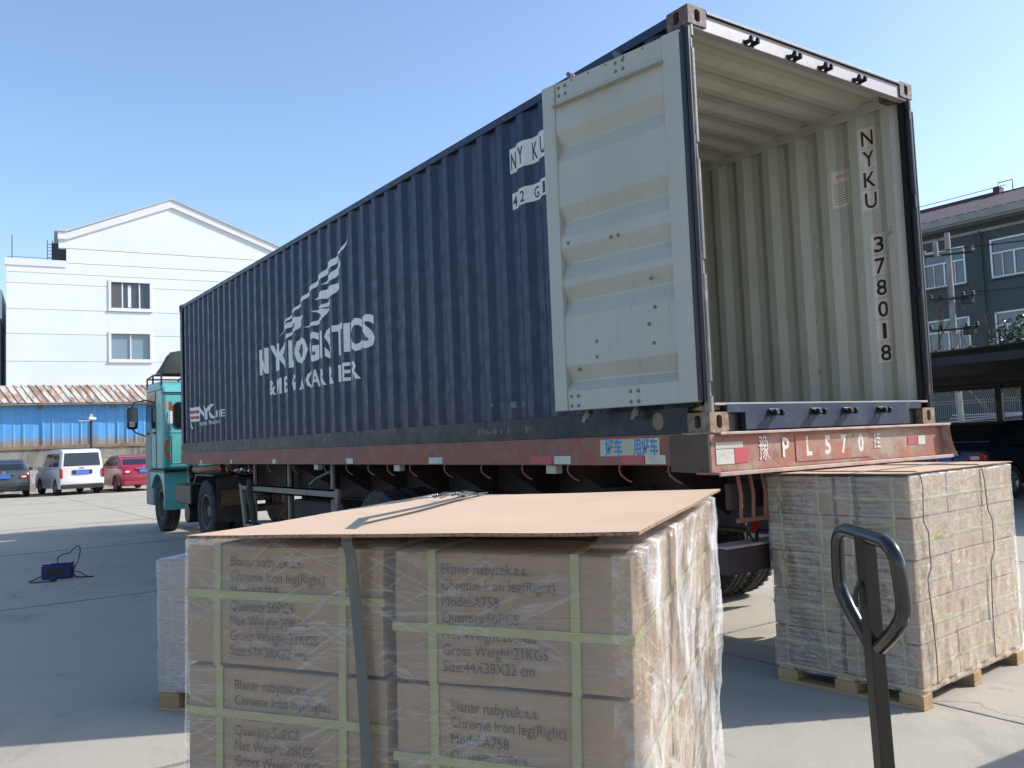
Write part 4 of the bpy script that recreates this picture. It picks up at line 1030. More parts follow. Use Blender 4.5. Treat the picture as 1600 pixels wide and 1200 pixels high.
def make_film(F, W_, D_, z0, z1, label, group, crumple_right=False, step=.016, amp=.004, m0='film'):
    off = .005; r = .014
    per = []      # (x, y, nx, ny, side)
    def seg(a, b, nrm, side):
        L = (Vector(b) - Vector(a)).length; n = max(2, int(L / step))
        for k in range(n): per.append((a[0] + (b[0] - a[0]) * k / n, a[1] + (b[1] - a[1]) * k / n, nrm[0], nrm[1], side))
    def corner(cx, cy, a0, side):
        for k in range(4):
            a = R(a0 + 90 * k / 4); per.append((cx + r * math.cos(a), cy + r * math.sin(a), math.cos(a), math.sin(a), side))
    x0, x1, y0, y1 = -off, W_ + off, -off, D_ + off
    seg((x0 + r, y0), (x1 - r, y0), (0, -1), 0); corner(x1 - r, y0 + r, -90, 1)
    seg((x1, y0 + r), (x1, y1 - r), (1, 0), 1); corner(x1 - r, y1 - r, 0, 1)
    seg((x1 - r, y1), (x0 + r, y1), (0, 1), 2); corner(x0 + r, y1 - r, 90, 3)
    seg((x0, y1 - r), (x0, y0 + r), (-1, 0), 3); corner(x0 + r, y0 + r, 180, 0)
    N = len(per); nz = int((z1 - z0) / step)
    vs = []; fs = []; ms = []
    seed = len(label) * 1.7
    for k in range(nz + 1):
        t = k / nz; z = z0 + (z1 - z0) * t
        for i, (x, y, nx, ny, sd) in enumerate(per):
            q = Vector((x * 3 + seed, y * 3, z * 3))
            d = amp * abs(mnoise.noise(q * 1.5)) + amp * .6 * abs(mnoise.noise(Vector((x * 4 + y * 4, seed, z * 26))))
            near = max(0.0, min(1.0, (x - (W_ - .06)) / .06)) if sd in (0, 1) else 0.0
            if crumple_right and near > 0:
                w1 = mnoise.noise(Vector((y * 3.2, 4.0, z * 2.6 + seed))); w2 = mnoise.noise(Vector((y * 7 + .8 * w1, z * 5 + y * 3, seed)))
                cr = (1 - abs(mnoise.noise(Vector((y * 9 + z * 3.5 + w1, z * 3 - y * 2, seed))))) ** 3
                d += near * (.016 * max(0, w1) + .010 * abs(w2) + .007 * cr)
            elif sd != 0:
                d += amp * .9 * (1 - abs(mnoise.noise(Vector((x * 9 + y * 9, z * 9, seed)))))**3
            vs.append((x + nx * d, y + ny * d, z + .003 * mnoise.noise(Vector((x * 6, y * 6, seed)))))
    for k in range(nz):
        for i in range(N):
            j = (i + 1) % N
            fs.append((k * N + i, k * N + j, (k + 1) * N + j, (k + 1) * N + i)); ms.append(1 if crumple_right and (per[i][4] == 1 or per[i][0] > W_ - .035) and per[i][1] < D_ else 0)
    # folded-over lip on top
    for li, (ins, up) in enumerate(((.012, .005), (.05, .004), (.10, .003))):
        b0 = len(vs); prev = b0 - N
        for i, (x, y, nx, ny, sd) in enumerate(per):
            w_ = ins * (1 + .5 * mnoise.noise(Vector((x * 5, y * 5, li + seed))))
            cx = x - nx * w_; cy = y - ny * w_
            cx = min(max(cx, .012), W_ - .012) if li else cx; cy = min(max(cy, .012), D_ - .012) if li else cy
            vs.append((cx, cy, z1 + up + .002 * abs(mnoise.noise(Vector((x * 14, y * 14, seed))))))
        for i in range(N):
            j = (i + 1) % N
            fs.append((prev + i, prev + j, b0 + j, b0 + i)); ms.append(1 if crumple_right and per[i][4] == 1 else 0)
    me = bpy.data.meshes.new('stretch_wrap'); me.from_pydata(vs, [], fs)
    me.materials.append(MT[m0]); me.materials.append(MT['filmcrumple'])
    me.polygons.foreach_set('material_index', ms); me.polygons.foreach_set('use_smooth', [True] * len(fs)); me.update()
    o = link('stretch_wrap', me); o.matrix_basis = F
    return tag(o, label, 'stretch wrap', group)

def frame(o, yaw_deg, tilt=0.0):
    return Matrix.Translation(o) @ Matrix.Rotation(R(yaw_deg), 4, 'Z') @ Matrix.Rotation(R(tilt), 4, 'Y')

GP, GC1, GC2, GC3, GW = 'wooden pallets under the loads', 'cartons on the near load', 'cartons on the right load', 'cartons on the rear left load', 'stretch wraps round the loads'
F1 = frame((-3.39 - .0177, -1.75 + .0242, .022), -53.9, 1.33)
PH1, LP1 = .155, .2252
W1, D1 = make_load(F1, 'the near load', 'front', GC1, 5, PH1, LP1)
make_pallet(F1, W1, D1, PH1, 'wooden pallet under the near wrapped load of lettered cartons', GP)
make_film(F1, W1, D1, PH1 - .02, PH1 + 5 * LP1 + .004, 'crinkled clear stretch wrap round the near load of lettered cartons', GW, True, .012)
F2 = frame((.356, -.095, 0), -85.4)
PH2, LP2 = .115, .2165
W2, D2 = make_load(F2, 'the right load', 'front', GC2, 5, PH2, LP2, cd=.428)
make_pallet(F2, W2, D2, PH2, 'wooden pallet under the tall right load behind the jack handle', GP)
make_film(F2, W2, D2, PH2 - .03, PH2 + 5 * LP2 + .003, 'shiny stretch wrap round the right load behind the jack handle', GW, False, .014, .007, 'filmshiny')
F3 = frame((-2.66, 1.86, 0), -50)
PH3, LP3 = .14, .238
W3, D3 = make_load(F3, 'the low load', 'front', GC3, 3, PH3, LP3, lettered=False)
make_pallet(F3, W3, D3, PH3, 'wooden pallet under the low load behind the near one', GP)
make_film(F3, W3, D3, PH3 - .03, PH3 + 3 * LP3 + .003, 'hazy stretch wrap round the low load behind the near one', GW, False, .02, .008, 'filmhazy')

# cardboard lids
def lid(name, corners, th, label, lift=0.0, n=26, overlapn=0.0):
    FL, FR, BR, BL = map(Vector, corners)
    vs = []; fs = []; ms = []
    for L in (0, 1):
        for i in range(n + 1):
            for j in range(n + 1):
                u, v = i / n, j / n
                p = (FL * (1 - u) + FR * u) * (1 - v) + (BL * (1 - u) + BR * u) * v
                p = p + Vector((0, 0, lift * math.sin(math.pi * u) * (1 - v) + .0030 * mnoise.noise(Vector((u * 3, v * 3, 2))) + L * th))
                if i in (0, n) or j in (0, n):
                    p += Vector((.0022 * mnoise.noise(Vector((u * 60, v * 60, 1))), .0022 * mnoise.noise(Vector((u * 60, v * 60, 5))), 0))
                vs.append(tuple(p - FL))
    m = (n + 1) ** 2
    for i in range(n):
        for j in range(n):
            a = i * (n + 1) + j; q = (a, a + n + 1, a + n + 2, a + 1)
            fs.append(tuple(reversed(q))); ms.append(0); fs.append(tuple(k + m for k in q)); ms.append(0)
    for k in range(n):
        for a, b in ((k * (n + 1), (k + 1) * (n + 1)), (k * (n + 1) + n, (k + 1) * (n + 1) + n), (k, k + 1), (n * (n + 1) + k, n * (n + 1) + k + 1)):
            fs.append((a, b, b + m, a + m)); ms.append(1)
    me = bpy.data.meshes.new(name); me.from_pydata(vs, [], fs); me.materials.append(MT['sheet']); me.materials.append(MT['sheetedge'])
    me.polygons.foreach_set('material_index', ms)
    bm = bmesh.new(); bm.from_mesh(me); bmesh.ops.recalc_face_normals(bm, faces=bm.faces); bm.to_mesh(me); bm.free()
    o = link(name, me); o.location = FL
    return tag(o, label, 'cardboard sheet', 'cardboard sheets on the loads')
FL_, FR_, BR_, BL_ = (-3.425, -1.885, 1.322), (-2.945, -2.525, 1.326), (-2.085, -1.915, 1.317), (-2.585, -1.31, 1.313)
lid('cardboard_sheet', (FL_, FR_, BR_, BL_), .0055, 'bare cardboard sheet lying loosely on the near load')
t2 = PH2 + 5 * LP2 + .010
c2 = [F2 @ Vector(q) for q in ((-.03, -.02, t2), (W2 + .004, -.02, t2 + .004), (W2 + .004, D2 + .04, t2 + .004), (-.03, D2 + .04, t2))]
lid('cardboard_sheet', c2, .005, 'flat cardboard sheet tied on the right load')

def ribbon(name, pts, nrm, wdt, th, m_):
    """flat band along pts; nrm = outward normal at each point"""
    mb = MB(); N = len(pts); vs = []
    for i in range(N):
        p = Vector(pts[i]); t = (Vector(pts[min(i + 1, N - 1)]) - Vector(pts[max(i - 1, 0)])).normalized()
        n = Vector(nrm[i]).normalized(); s = t.cross(n).normalized()
        for a, b in ((-1, 0), (1, 0), (1, 1), (-1, 1)): vs.append(tuple(p + s * a * wdt / 2 + n * b * th))
    fs = []
    for i in range(N - 1):
        for k in range(4): fs.append((i * 4 + k, i * 4 + (k + 1) % 4, i * 4 + 4 + (k + 1) % 4, i * 4 + 4 + k))
    fs += [(0, 1, 2, 3), tuple(range(4 * N - 4, 4 * N))]
    mb.add(vs, fs); return mb
e1 = F1.to_3x3() @ Vector((0, -1, 0)); ux = F1.to_3x3() @ Vector((1, 0, 0))
pts = [(-2.49, -1.405, 1.325), (-2.63, -1.53, 1.329), (-2.9, -1.785, 1.3325), (-3.05, -1.93, 1.337), (-3.15, -2.025, 1.3405)]; nr = [(0, 0, 1)] * 5
pe = Vector((-3.185, -2.06, 1.3405)); xl = (F1.inverted() @ pe).x
pts += [tuple(F1 @ Vector((xl, -.040, 1.312))), tuple(F1 @ Vector((xl + .001, -.044, 1.296))), tuple(F1 @ Vector((xl + .003, -.034, 1.27))), tuple(F1 @ Vector((xl + .004, -.022, 1.2)))]
nr += [tuple(e1 * .35 + Vector((0, 0, 1))), tuple(e1 + Vector((0, 0, .3))), tuple(e1), tuple(e1)]
for k in range(1, 12):
    zz = 1.2 - k * .095; pts.append(tuple(F1 @ Vector((xl + .004 + .0065 * k + .003 * math.sin(k), -.021, zz)))); nr.append(tuple(e1))
sb_ = ribbon('strapping_band', pts, nr, .021, .0016, MT['bandgrey'])
o = sb_.build('strapping_band', MT['bandgrey']); tag(o, 'grey strapping band tied over the cardboard sheet and near load', 'strap')
kn = MB()
for q in range(7):
    a = q * 2.4; c = Vector((-2.66 + rnd.uniform(-.05, .05), -1.555 + rnd.uniform(-.03, .03), 1.334))
    kn.tube([c + Vector((-.04 * math.cos(a), -.04 * math.sin(a), 0)), c + Vector((-.015 * math.cos(a + .5), -.02 * math.sin(a), .006)), c + Vector((.02 * math.cos(a), .02 * math.sin(a + .7), .009)), c + Vector((.05 * math.cos(a + .4), .04 * math.sin(a + .4), 0))], .0022, 5)
kn.build('loose_knot', MT['bandgrey'], o)
# strings round the right load
def cord_loop(name, pts, label):
    mb = MB().tube([F2 @ Vector(p) for p in pts], .0032, 6)
    return tag(mb.build(name, MT['cord'], smooth=True), label, 'string', 'strings tied round the right load')
xs_ = W2 * .655
cord_loop('tie_string', [(xs_ + .003 * math.sin(z * 9), -.017, z) for z in [x * .1 + .15 for x in range(11)]] + [(xs_, -.024, t2 - .008), (xs_, -.025, t2 + .008)] + [(xs_ + .01 * math.sin(y * 5), y, t2 + .0125) for y in [.05 + .12 * k for k in range(9)]] + [(xs_, D2 + .045, t2 + .006), (xs_, D2 + .03, .9), (xs_, D2 + .03, .2)], 'straight string down the shaded face of the right load')
for yv, lab in ((.10, 'wavy string near the front corner of the right load'), (.86, 'string hanging down the far end of the right load')):
    P_ = [(W2 + .024, yv + .022 * math.sin(z * 5.2 + yv * 4) + (.05 if .7 < z < .95 else 0), z) for z in [x * .06 + .12 for x in range(18)]]
    P_ += [(W2 + .014, yv, t2 + .004), (W2 - .01, yv, t2 + .0135)] + [(x, yv + .012 * math.sin(x * 14), t2 + .0125) for x in [W2 - .1 * k for k in range(1, 9)]] + [(-.035, yv, t2 + .006)]
    cord_loop('tie_string', P_, lab)

# unseen stand-in crate, added past the right edge to cast the ground shadow
cr = thing('shadow_crate', 'unseen stand-in crate past the right edge, added to cast a shadow', 'crate', (1.15, -3.35, 0), R(-4))
for k in range(8): MB().box((0, 0, .03 + k * .15), (1.2, 1.15, .17 + k * .15)).build('plank', MT['wood'], cr, .004)

# ------------------------------------------------------------------ pallet jack
jk = thing('pallet_jack', 'black hand pallet jack with a looped steel handle in front of right load', 'pallet jack', (-1.72, -2.115, 0))
jl = Vector((-.43, -.90, 0)).normalized(); jn = Vector((-.9, .43, 0)).normalized()
up_ = Vector((-.055, -.022, .61)).normalized()
jx = (jl - up_ * jl.dot(up_)).normalized(); jy = up_.cross(jx)
top = Vector((-1.822, -2.152, 1.199)) - Vector((-1.72, -2.115, 0))
JM = Matrix(((jx.x, jy.x, up_.x, top.x), (jx.y, jy.y, up_.y, top.y), (jx.z, jy.z, up_.z, top.z), (0, 0, 0, 1)))
MB().box((-.019, -.0195, -.98), (.019, .0195, -.004), X=JM).build('mast', MT['jackbar'], jk, .003)
lp_ = []
def arcp(cx, cz, r, a0, a1, n): return [(cx + r * math.cos(R(a0 + (a1 - a0) * k / n)), 0, cz + r * math.sin(R(a0 + (a1 - a0) * k / n))) for k in range(n + 1)]
right = [(0, 0, -.006)] + arcp(.075, -.066, .06, 90, 8, 7) + [(.139, 0, -.10), (.142, 0, -.135)] + arcp(.062, -.145, .08, 0, -34, 4) + [(.10, 0, -.222), (.06, 0, -.258), (.024, 0, -.288)]
left = [(-a, b, c) for a, b, c in right]
path = [JM @ Vector(p) for p in list(reversed(left)) + right[1:]]
MB().tube(path, .0185, 14).build('handle_loop', MT['jack'], jk, smooth=True)
MB().tube([JM @ Vector(p) for p in ((.0, -.02, -.125), (-.003, -.033, -.14), (-.004, -.038, -.16), (-.004, -.035, -.185))], .006, 8).build('control_lever', MT['blacksteel'], jk, smooth=True)
ja = -jn
def jp(a, b, z): return Vector((ja.x * a + jl.x * b, ja.y * a + jl.y * b, z))
JX = Matrix(((ja.x, jl.x, 0, 0), (ja.y, jl.y, 0, 0), (0, 0, 1, 0), (0, 0, 0, 1)))
MB().box((-.06, -.05, .06), (.06, .05, .24), X=JX).cyl((0, 0), 2, .045, .2, .5, 16, X=JX).build('pump_unit', MT['jack'], jk, .004)
MB().box((.06, -.26, .08), (.2, .26, .2), X=JX).build('fork_bridge', MT['jack'], jk, .01)
for b in (-.27, .11): MB().prism([(.2, .05), (1.3, .05), (1.38, .03), (1.38, .06), (1.3, .085), (.2, .085)], 1, b, b + .16, X=JX).build('fork', MT['jack'], jk, .006)
for b in (-.09, .04): MB().cyl((0, .09), 1, .09, b, b + .05, 20, X=JX).build('steer_wheel', MT['blackplastic'], jk, smooth=True)

# ------------------------------------------------------------------ blue power box on the ground
bx = thing('power_box', 'small blue electric box with black cables standing on shaded concrete', 'power box', (-2.38, 8.45, 0), R(-20))
MB().box((-.165, -.09, .005), (.165, .09, .165)).build('case', MT['bluebox'], bx, .012, 3)
MB().box((-.165, -.04, .165), (.165, .09, .18)).box((-.07, -.05, .165), (.165, .09, .19)).build('case_lid', MT['bluebox'], bx, .006)
MB().box((-.1, -.0935, .05), (.1, -.0905, .14)).build('front_panel', MT['blackplastic'], bx, .002)
for x in (-.05, .0, .05): MB().cyl((x, .09), 1, .014, -.099, -.0936, 12).build('socket', MT['gasket'], bx)
def smoothpath(P, n=8):
    P = [Vector(p) for p in P]; out = []
    for i in range(len(P) - 1):
        p0, p1, p2, p3 = P[max(i - 1, 0)], P[i], P[i + 1], P[min(i + 2, len(P) - 1)]
        for k in range(n):
            t = k / n
            out.append(.5 * ((2 * p1) + (p2 - p0) * t + (2 * p0 - 5 * p1 + 4 * p2 - p3) * t * t + (3 * p1 - p0 - 3 * p2 + p3) * t ** 3))
    return out + [P[-1]]
MB().tube(smoothpath([(0, 0, .18), (.0, 0, .25), (.06, 0, .285), (.13, 0, .30), (.19, 0, .36), (.235, 0, .375), (.25, 0, .32), (.23, -.02, .2), (.19, -.02, .12), (.165, -.02, .09)]), .0065, 8).build('cable', MT['gasket'], bx, smooth=True)
MB().tube(smoothpath([(-.165, -.03, .05), (-.24, -.1, .01), (-.27, -.2, .008), (-.2, -.3, .008), (-.06, -.3, .009), (.0, -.28, .012)]), .007, 8).build('cable', MT['gasket'], bx, smooth=True)
MB().box((-.01, -.31, .002), (.05, -.25, .045)).build('plug', MT['gasket'], bx, .008)
MB().tube(smoothpath([(.165, -.03, .07), (.22, -.05, .012), (.32, -.1, .008), (.42, -.12, .008)]), .008, 8).tube(smoothpath([(.165, .0, .08), (.26, .0, .05), (.33, -.06, .012), (.42, -.11, .009)]), .006, 8).build('cable', MT['gasket'], bx, smooth=True)

# ------------------------------------------------------------------ cars
cty = MB(); cty.lathe([(-.08, .2), (-.095, .22), (-.095, .285), (-.07, .31), (.07, .31), (.095, .285), (.095, .22), (.08, .2)], 28, 0)
cty = cty.mesh('tyre', MT['rubber'])
crm = MB(); crm.lathe([(-.075, .205), (-.06, .18), (-.04, .17), (-.04, .07), (-.07, .06), (-.075, .005), (.03, .005), (.03, .205)], 24, 0)
for k in range(5):
    crm.box((-.072, -.022, .05), (-.05, .022, .19), X=Matrix.Rotation(2 * math.pi * k / 5, 4, 'X'))
crm = crm.mesh('rim', MT['carrim'])
def car(name, label, cat, loc, heading, kind, paint, wid, group=None):
    t = thing(name, label, cat, loc, R(-heading), group)
    hw = wid / 2
    if kind == 'van':
        L = 3.8; wr, wf = .72, 3.05
        top = [(0.0, .40), (-.02, .55), (.03, .75), (.03, 1.02), (2.9, 1.02), (3.35, .98), (3.7, .82), (3.8, .6), (3.78, .32)]
        gh = [(.03, 1.0), (.10, 1.62), (.22, 1.74), (.6, 1.78), (1.6, 1.78), (2.35, 1.7), (3.05, 1.02)]; zt = 1.78; nar = .12
        win = [[(.35, 1.1), (.42, 1.6), (1.2, 1.62), (1.2, 1.1)], [(1.28, 1.1), (1.28, 1.62), (2.2, 1.6), (2.6, 1.1)]]
        rear = ((.045, 1.12), (.11, 1.62)); wfz = ((2.95, 1.1), (2.42, 1.66))
    else:
        L = 4.55; wr, wf = .98, 3.65
        top = [(.05, .32), (-.02, .5), (-.01, .62), (.06, .92), (.13, 1.0), (.6, 1.03), (1.0, 1.0), (3.3, .96), (4.0, .84), (4.42, .68), (4.55, .5), (4.5, .28)]
        gh = [(.42, 1.0), (1.02, 1.34), (1.35, 1.44), (1.9, 1.47), (2.4, 1.44), (3.32, .95)]; zt = 1.47; nar = .2
        win = [[(.98, 1.06), (1.32, 1.36), (1.92, 1.39), (1.92, 1.05)], [(1.99, 1.05), (1.99, 1.39), (2.4, 1.36), (2.95, 1.04)]]
        rear = ((.54, 1.06), (1.14, 1.36)); wfz = ((3.2, 1.0), (2.52, 1.40))
    def archp(c, r=.37): return [(c + r * math.cos(R(a)), .31 + r * math.sin(R(a))) for a in range(-10, 191, 20)]
    bot = [(L - .2, .22)] + archp(wf) + archp(wr) + [(.2, .24)]
    out = top + bot
    mb = MB(); n = len(out); zc = .62; yc = L / 2
    st = [(-1.0, .955, .90), (-.975, .985, .96), (-.90, 1, 1), (.90, 1, 1), (.975, .985, .96), (1.0, .955, .90)]
    vs = []
    for f, sy, sz in st:
        for y, z in out: vs.append((f * hw, yc + (y - yc) * (sy if abs(f) > .89 else 1), z if z < .5 else .5 + (z - .5) * (sz if z > .5 else 1)))
    fs = []
    for i in range(len(st) - 1):
        for k in range(n): fs.append((i * n + k, i * n + (k + 1) % n, (i + 1) * n + (k + 1) % n, (i + 1) * n + k))
    fs += [tuple(range(n)), tuple(range((len(st) - 1) * n, len(st) * n))]
    mb.add(vs, fs); mb.build('body', paint, t, .02, 2, True)
    zb = 1.0
    def gw(z): return hw * .955 * (1 - nar * max(0, (z - zb)) / (zt - zb))
    m = len(gh); mb = MB()
    mb.add([(-gw(z), y, z) for y, z in gh] + [(gw(z), y, z) for y, z in gh], [tuple(range(m)), tuple(range(m, 2 * m))] + [(k, (k + 1) % m, m + (k + 1) % m, m + k) for k in range(m)])
    mb.build('cabin', paint, t, .045, 3, True)
    def slope_glass(nm, a, b, sgn, mt, fr=.86):
        d = Vector((0, b[1] - a[1], -(b[0] - a[0]))).normalized() * sgn * .03
        if (d.y > 0) == (nm == 'rear_window'): d = -d
        P = [(-gw(a[1]) * fr, a[0] + d.y, a[1] + d.z), (gw(a[1]) * fr, a[0] + d.y, a[1] + d.z), (gw(b[1]) * fr, b[0] + d.y, b[1] + d.z), (-gw(b[1]) * fr, b[0] + d.y, b[1] + d.z)]
        q = MB(); P2 = [(x, y - d.y * 1.3, z - d.z * 1.3) for x, y, z in P]
        q.add(P + P2, [(0, 1, 2, 3), (7, 6, 5, 4)] + [(i, (i + 1) % 4, 4 + (i + 1) % 4, 4 + i) for i in range(4)])
        q.build(nm, mt, t, .012, 2)
    slope_glass('rear_window', rear[0], rear[1], 1, MT['glass'], .87 if kind == 'van' else .84)
    slope_glass('windscreen', wfz[0], wfz[1], 1, MT['glass'])
    for s in (-1, 1):
        for w_ in win:
            q = MB(); A = [(s * (gw(z) + .004), y, z) for y, z in w_]; B = [(s * (gw(z) - .03), y, z) for y, z in w_]
            q.add(A + B, [(0, 1, 2, 3), (7, 6, 5, 4)] + [(i, (i + 1) % 4, 4 + (i + 1) % 4, 4 + i) for i in range(4)])
            q.build('side_window', MT['glass'], t)
        for yv in (wr, wf):
            o = link('wheel', cty, t); o.location = (s * (hw - .09), yv, .31); o.scale = (-s, 1, 1); link('rim', crm, o)
        mi = MB().box((s * (hw + .02), L * .66, .98), (s * (hw + .19), L * .66 + .09, 1.12)).build('wing_mirror', paint, t, .03, 2)
        if kind == 'van':
            MB().prism([(0, 0), (.10, 0), (.085, .34), (.03, .38), (0, .34)], 1, -.03, .12, X=Matrix.Translation((s * hw * .985, .0, .66)) @ Matrix.Diagonal((-s, 1, 1, 1))).build('tail_light', MT['taillight'], t, .015)
        else:
            lm = MB().prism([(0, .02), (.34, 0), (.36, .1), (.26, .19), (.06, .2), (0, .15)], 1, -.05, .25, X=Matrix.Translation((s * hw * .985, .04, .70)) @ Matrix.Diagonal((-s, 1, 1, 1))).build('tail_light', MT['taillight'], t, .03, 3)
            MB().prism(rrect(.10, .27, .06, .13, .03, 3), 1, -.062, -.02, X=Matrix.Translation((s * hw * .985, .04, .70)) @ Matrix.Diagonal((-s, 1, 1, 1))).build('reverse_lamp', MT['lampwhite'], lm)
        MB().box((s * hw * .99 - .004, L * .40, .82), (s * hw * .99 + .012, L * .40 + .16, .85)).build('door_handle', MT['chrome'] if kind != 'van' else paint, t)
    MB().box((-hw * .93, -.045, .26), (hw * .93, .1, .42)).build('bumper', MT['blackplastic'] if kind != 'sedan_red' else paint, t, .03, 2)
    if kind == 'van':
        pl = MB().box((-.36, -.01, .80), (.36, .05, .96)).build('plate_recess', MT['blackplastic'], t, .01)
        MB().box((-.24, -.022, .80), (.24, -.008, .94)).build('number_plate', MT['plate'], t, .004)
        MB().box((-hw * .8, .0, .61), (hw * .8, .026, .62)).build('tailgate_seam', MT['gasket'], t)
        MB().prism([(-.1, 1.06), (0, 1.03), (.1, 1.06), (.03, 1.045), (0, 1.09), (-.03, 1.045)], 1, -.004, .03).build('rear_emblem', MT['chrome'], t)
        MB().box((-.4, .06, 1.045), (.4, .08, 1.055)).build('wiper', MT['blackplastic'], t)
    else:
        MB().box((-.22, -.03, .74), (.22, .02, .88)).build('number_plate', MT['plate'], t, .004)
        MB().box((-.36, -.03, .90), (.36, .06, .925)).build('boot_trim', MT['chrome'], t, .006)
        MB().lathe([(-.008, .04), (-.008, .055), (.008, .055), (.008, .04)], 20, 1, (0, .045, .965)).box((-.055, .035, .958), (.055, .05, .972)).build('rear_emblem', MT['chrome'], t)
        MB().box((-.6, .3, .20), (-.5, .36, .27)).build('exhaust_tip', MT['chrome'], t)
    return t
car('parked_sedan', 'dark grey sedan parked at the left edge against the stained wall', 'car', (-1.06, 34.5, 0), 4, 'sedan', MT['cardark'], 1.74, 'cars parked along the wall')
car('parked_minivan', 'pearl white minivan parked between the grey and red sedans', 'van', (1.52, 33.6, 0), -7, 'van', MT['carwhite'], 1.62, 'cars parked along the wall')
car('parked_sedan', 'red sedan parked beside the white minivan and half behind the truck cab', 'car', (3.76, 33.4, 0), -5, 'sedan_red', MT['carred'], 1.74, 'cars parked along the wall')
nv = car('parked_sedan', 'dark navy sedan in the shade of the carport behind the trailer', 'car', (12.2, 5.36, 0), 90, 'sedan', MT['carnavy'], 1.72)

# ------------------------------------------------------------------ stained wall with blue cladding
Fw = Matrix.Translation((1.67, 39.87, 0)) @ Matrix.Rotation(math.atan2(-.115, .993), 4, 'Z')
wl = thing('boundary_wall', 'long stained wall topped with blue cladding under a rusty sheet roof', 'wall', mw=Fw)
MB().box((-26, .02, 0), (22, .35, 1.88)).build('wall_base', MT['oldwall'], wl)
MB().box((-26, -.03, 1.86), (22, .3, 2.02)).build('ledge', MT['rustrim'], wl, .01)
pm = []
for q in range(4):
    d_ = .012 * (q - 1.5)
    pm.append(MB().prism([(0, .05), (.06, .03 + d_), (.10, .03 + d_), (.12, .055), (.36, .05 + d_), (.378, .07), (.378, .09), (0, .09)], 2, 2.022, 3.93).mesh('cladding_panel', MT['clad']))
rm_ = []
for q in range(3):
    rm_.append(MB().prism([(0, 0), (.03, .045), (.06, .045), (.075, .008), (.295, 0), (.297, -.01), (0, -.01)], 1, 0, 1.95, X=Matrix(((1, -.28, 0, 0), (0, 1, 0, 0), (0, 0, 1, 0), (0, 0, 0, 1)))).mesh('roof_sheet', MT['rustroof']))
for k in range(104):
    x = -18 + k * .38
    if not (-9 < x < 21): continue
    o = link('cladding_panel', pm[rnd.randrange(4)], wl); o.location = (x, rnd.uniform(-.012, .012), rnd.uniform(-.03, .0))
for k in range(100):
    x = -9 + k * .3
    o = link('roof_sheet', rm_[k % 3], wl); o.location = (x, -.35, 3.93 + rnd.uniform(-.01, .01)); o.rotation_euler = (R(27), 0, 0)
MB().box((-26, -.33, 3.82), (22, -.28, 3.915)).build('eave_board', MT['rustrim'], wl)
MB().box((-26, .05, 3.85), (22, 1.3, 3.9)).build('roof_underlay', MT['recess'], wl)
for x, h in ((-1.0, .12), (1.95, .1), (-6, .1)): MB().box((x, -.08, 3.66), (x + .14, .05, 3.82)).build('bracket', MT['rustrim'], wl)
# camera pole
cp = thing('camera_pole', 'slim dark pole with a white security camera behind the minivan', 'camera pole', (2.57, 38.4, 0))
MB().tube([(0, 0, 0), (0, 0, 3.25)], .05, 10).build('post', MT['wire'], cp, smooth=True)
MB().box((-.5, -.02, 3.02), (.05, .02, 3.06)).build('arm', MT['chrome'], cp)
MB().box((-.55, -.15, 3.05), (-.25, .1, 3.17), X=Matrix.Rotation(R(8), 4, 'Y')).build('camera_housing', MT['fascia'], cp, .02)
MB().lathe([(3.05, .01), (3.05, .1), (3.12, .12), (3.2, .09), (3.24, .01)], 14, 2).build('dome_camera', MT['fascia'], cp, smooth=True)
MB().box((-.06, -.06, 3.24), (.06, .06, 3.34)).build('pole_cap', MT['chrome'], cp, .01)

# ------------------------------------------------------------------ white factory building
Fb = Matrix.Translation((.86, 58.88, 0)) @ Matrix.Rotation(math.atan2(-.115, .993), 4, 'Z')
wb = thing('white_building', 'tall pale gabled factory building with two windows beyond the blue cladding', 'building', mw=Fb)
holes = [(5.97, 8.49, 11.22, 13.06), (5.95, 8.46, 7.78, 9.58)]
zs = [0, 2.6, 4.3, 6.0, 7.68, 9.45, 11.05, 12.72, 13.42, 14.16]
def wall_piece(pts, name='wall_panel'):
    MB().prism(pts, 1, 0, .22).build(name, MT['whitewall'], wb)
for a, b in zip(zs, zs[1:]):
    for (x0, x1, z0, z1) in rects_minus(0, 17.2, a, b - .035, holes):
        wall_piece([(x0, z0), (x1, z0), (x1, z1), (x0, z1)])
wall_piece([(3.4, 14.16), (17.2, 14.16), (17.2, 15.1), (2.95, 15.1), (2.95, 15.09), (3.4, 15.09)])
wall_piece([(2.95, 15.135), (17.2, 15.135), (17.2, 15.75), (9.9, 18.45), (3.5, 15.72), (2.95, 15.72)])
MB().box((.05, .06, .0), (17.15, .2, 14.1)).build('panel_joint', MT['joint'], wb) if False else None
for (x0, x1, z0, z1) in rects_minus(.05, 17.15, 0, 14.15, holes): MB().box((x0, .035, z0), (x1, .215, z1)).build('joint_backing', MT['joint'], wb)
MB().box((3.45, .1, 14.1), (17.1, .215, 15.5)).build('joint_backing', MT['joint'], wb)
MB().box((-.02, .23, 0), (17.2, 14, 14.1)).build('main_block', MT['whitewall'], wb)
MB().box((3.6, .24, 14.1), (17.2, 14, 15.4)).build('upper_block', MT['whitewall'], wb)
fa = [(2.9, 15.7), (3.45, 15.7), (9.9, 18.42), (17.3, 15.62), (17.9, 15.62), (17.9, 16.1), (17.3, 16.12), (9.9, 18.96), (3.5, 16.2), (2.9, 16.2)]
MB().prism(fa, 1, -.12, .4).build('gable_fascia', MT['fascia'], wb)
MB().prism([(2.7, 16.205), (3.45, 16.205), (9.9, 18.965), (17.3, 16.125), (18.0, 16.105), (18.0, 16.16), (17.3, 16.18), (9.9, 19.02), (3.4, 16.26), (2.7, 16.26)], 1, -.2, 14.2).build('roof', MT['joint'], wb)
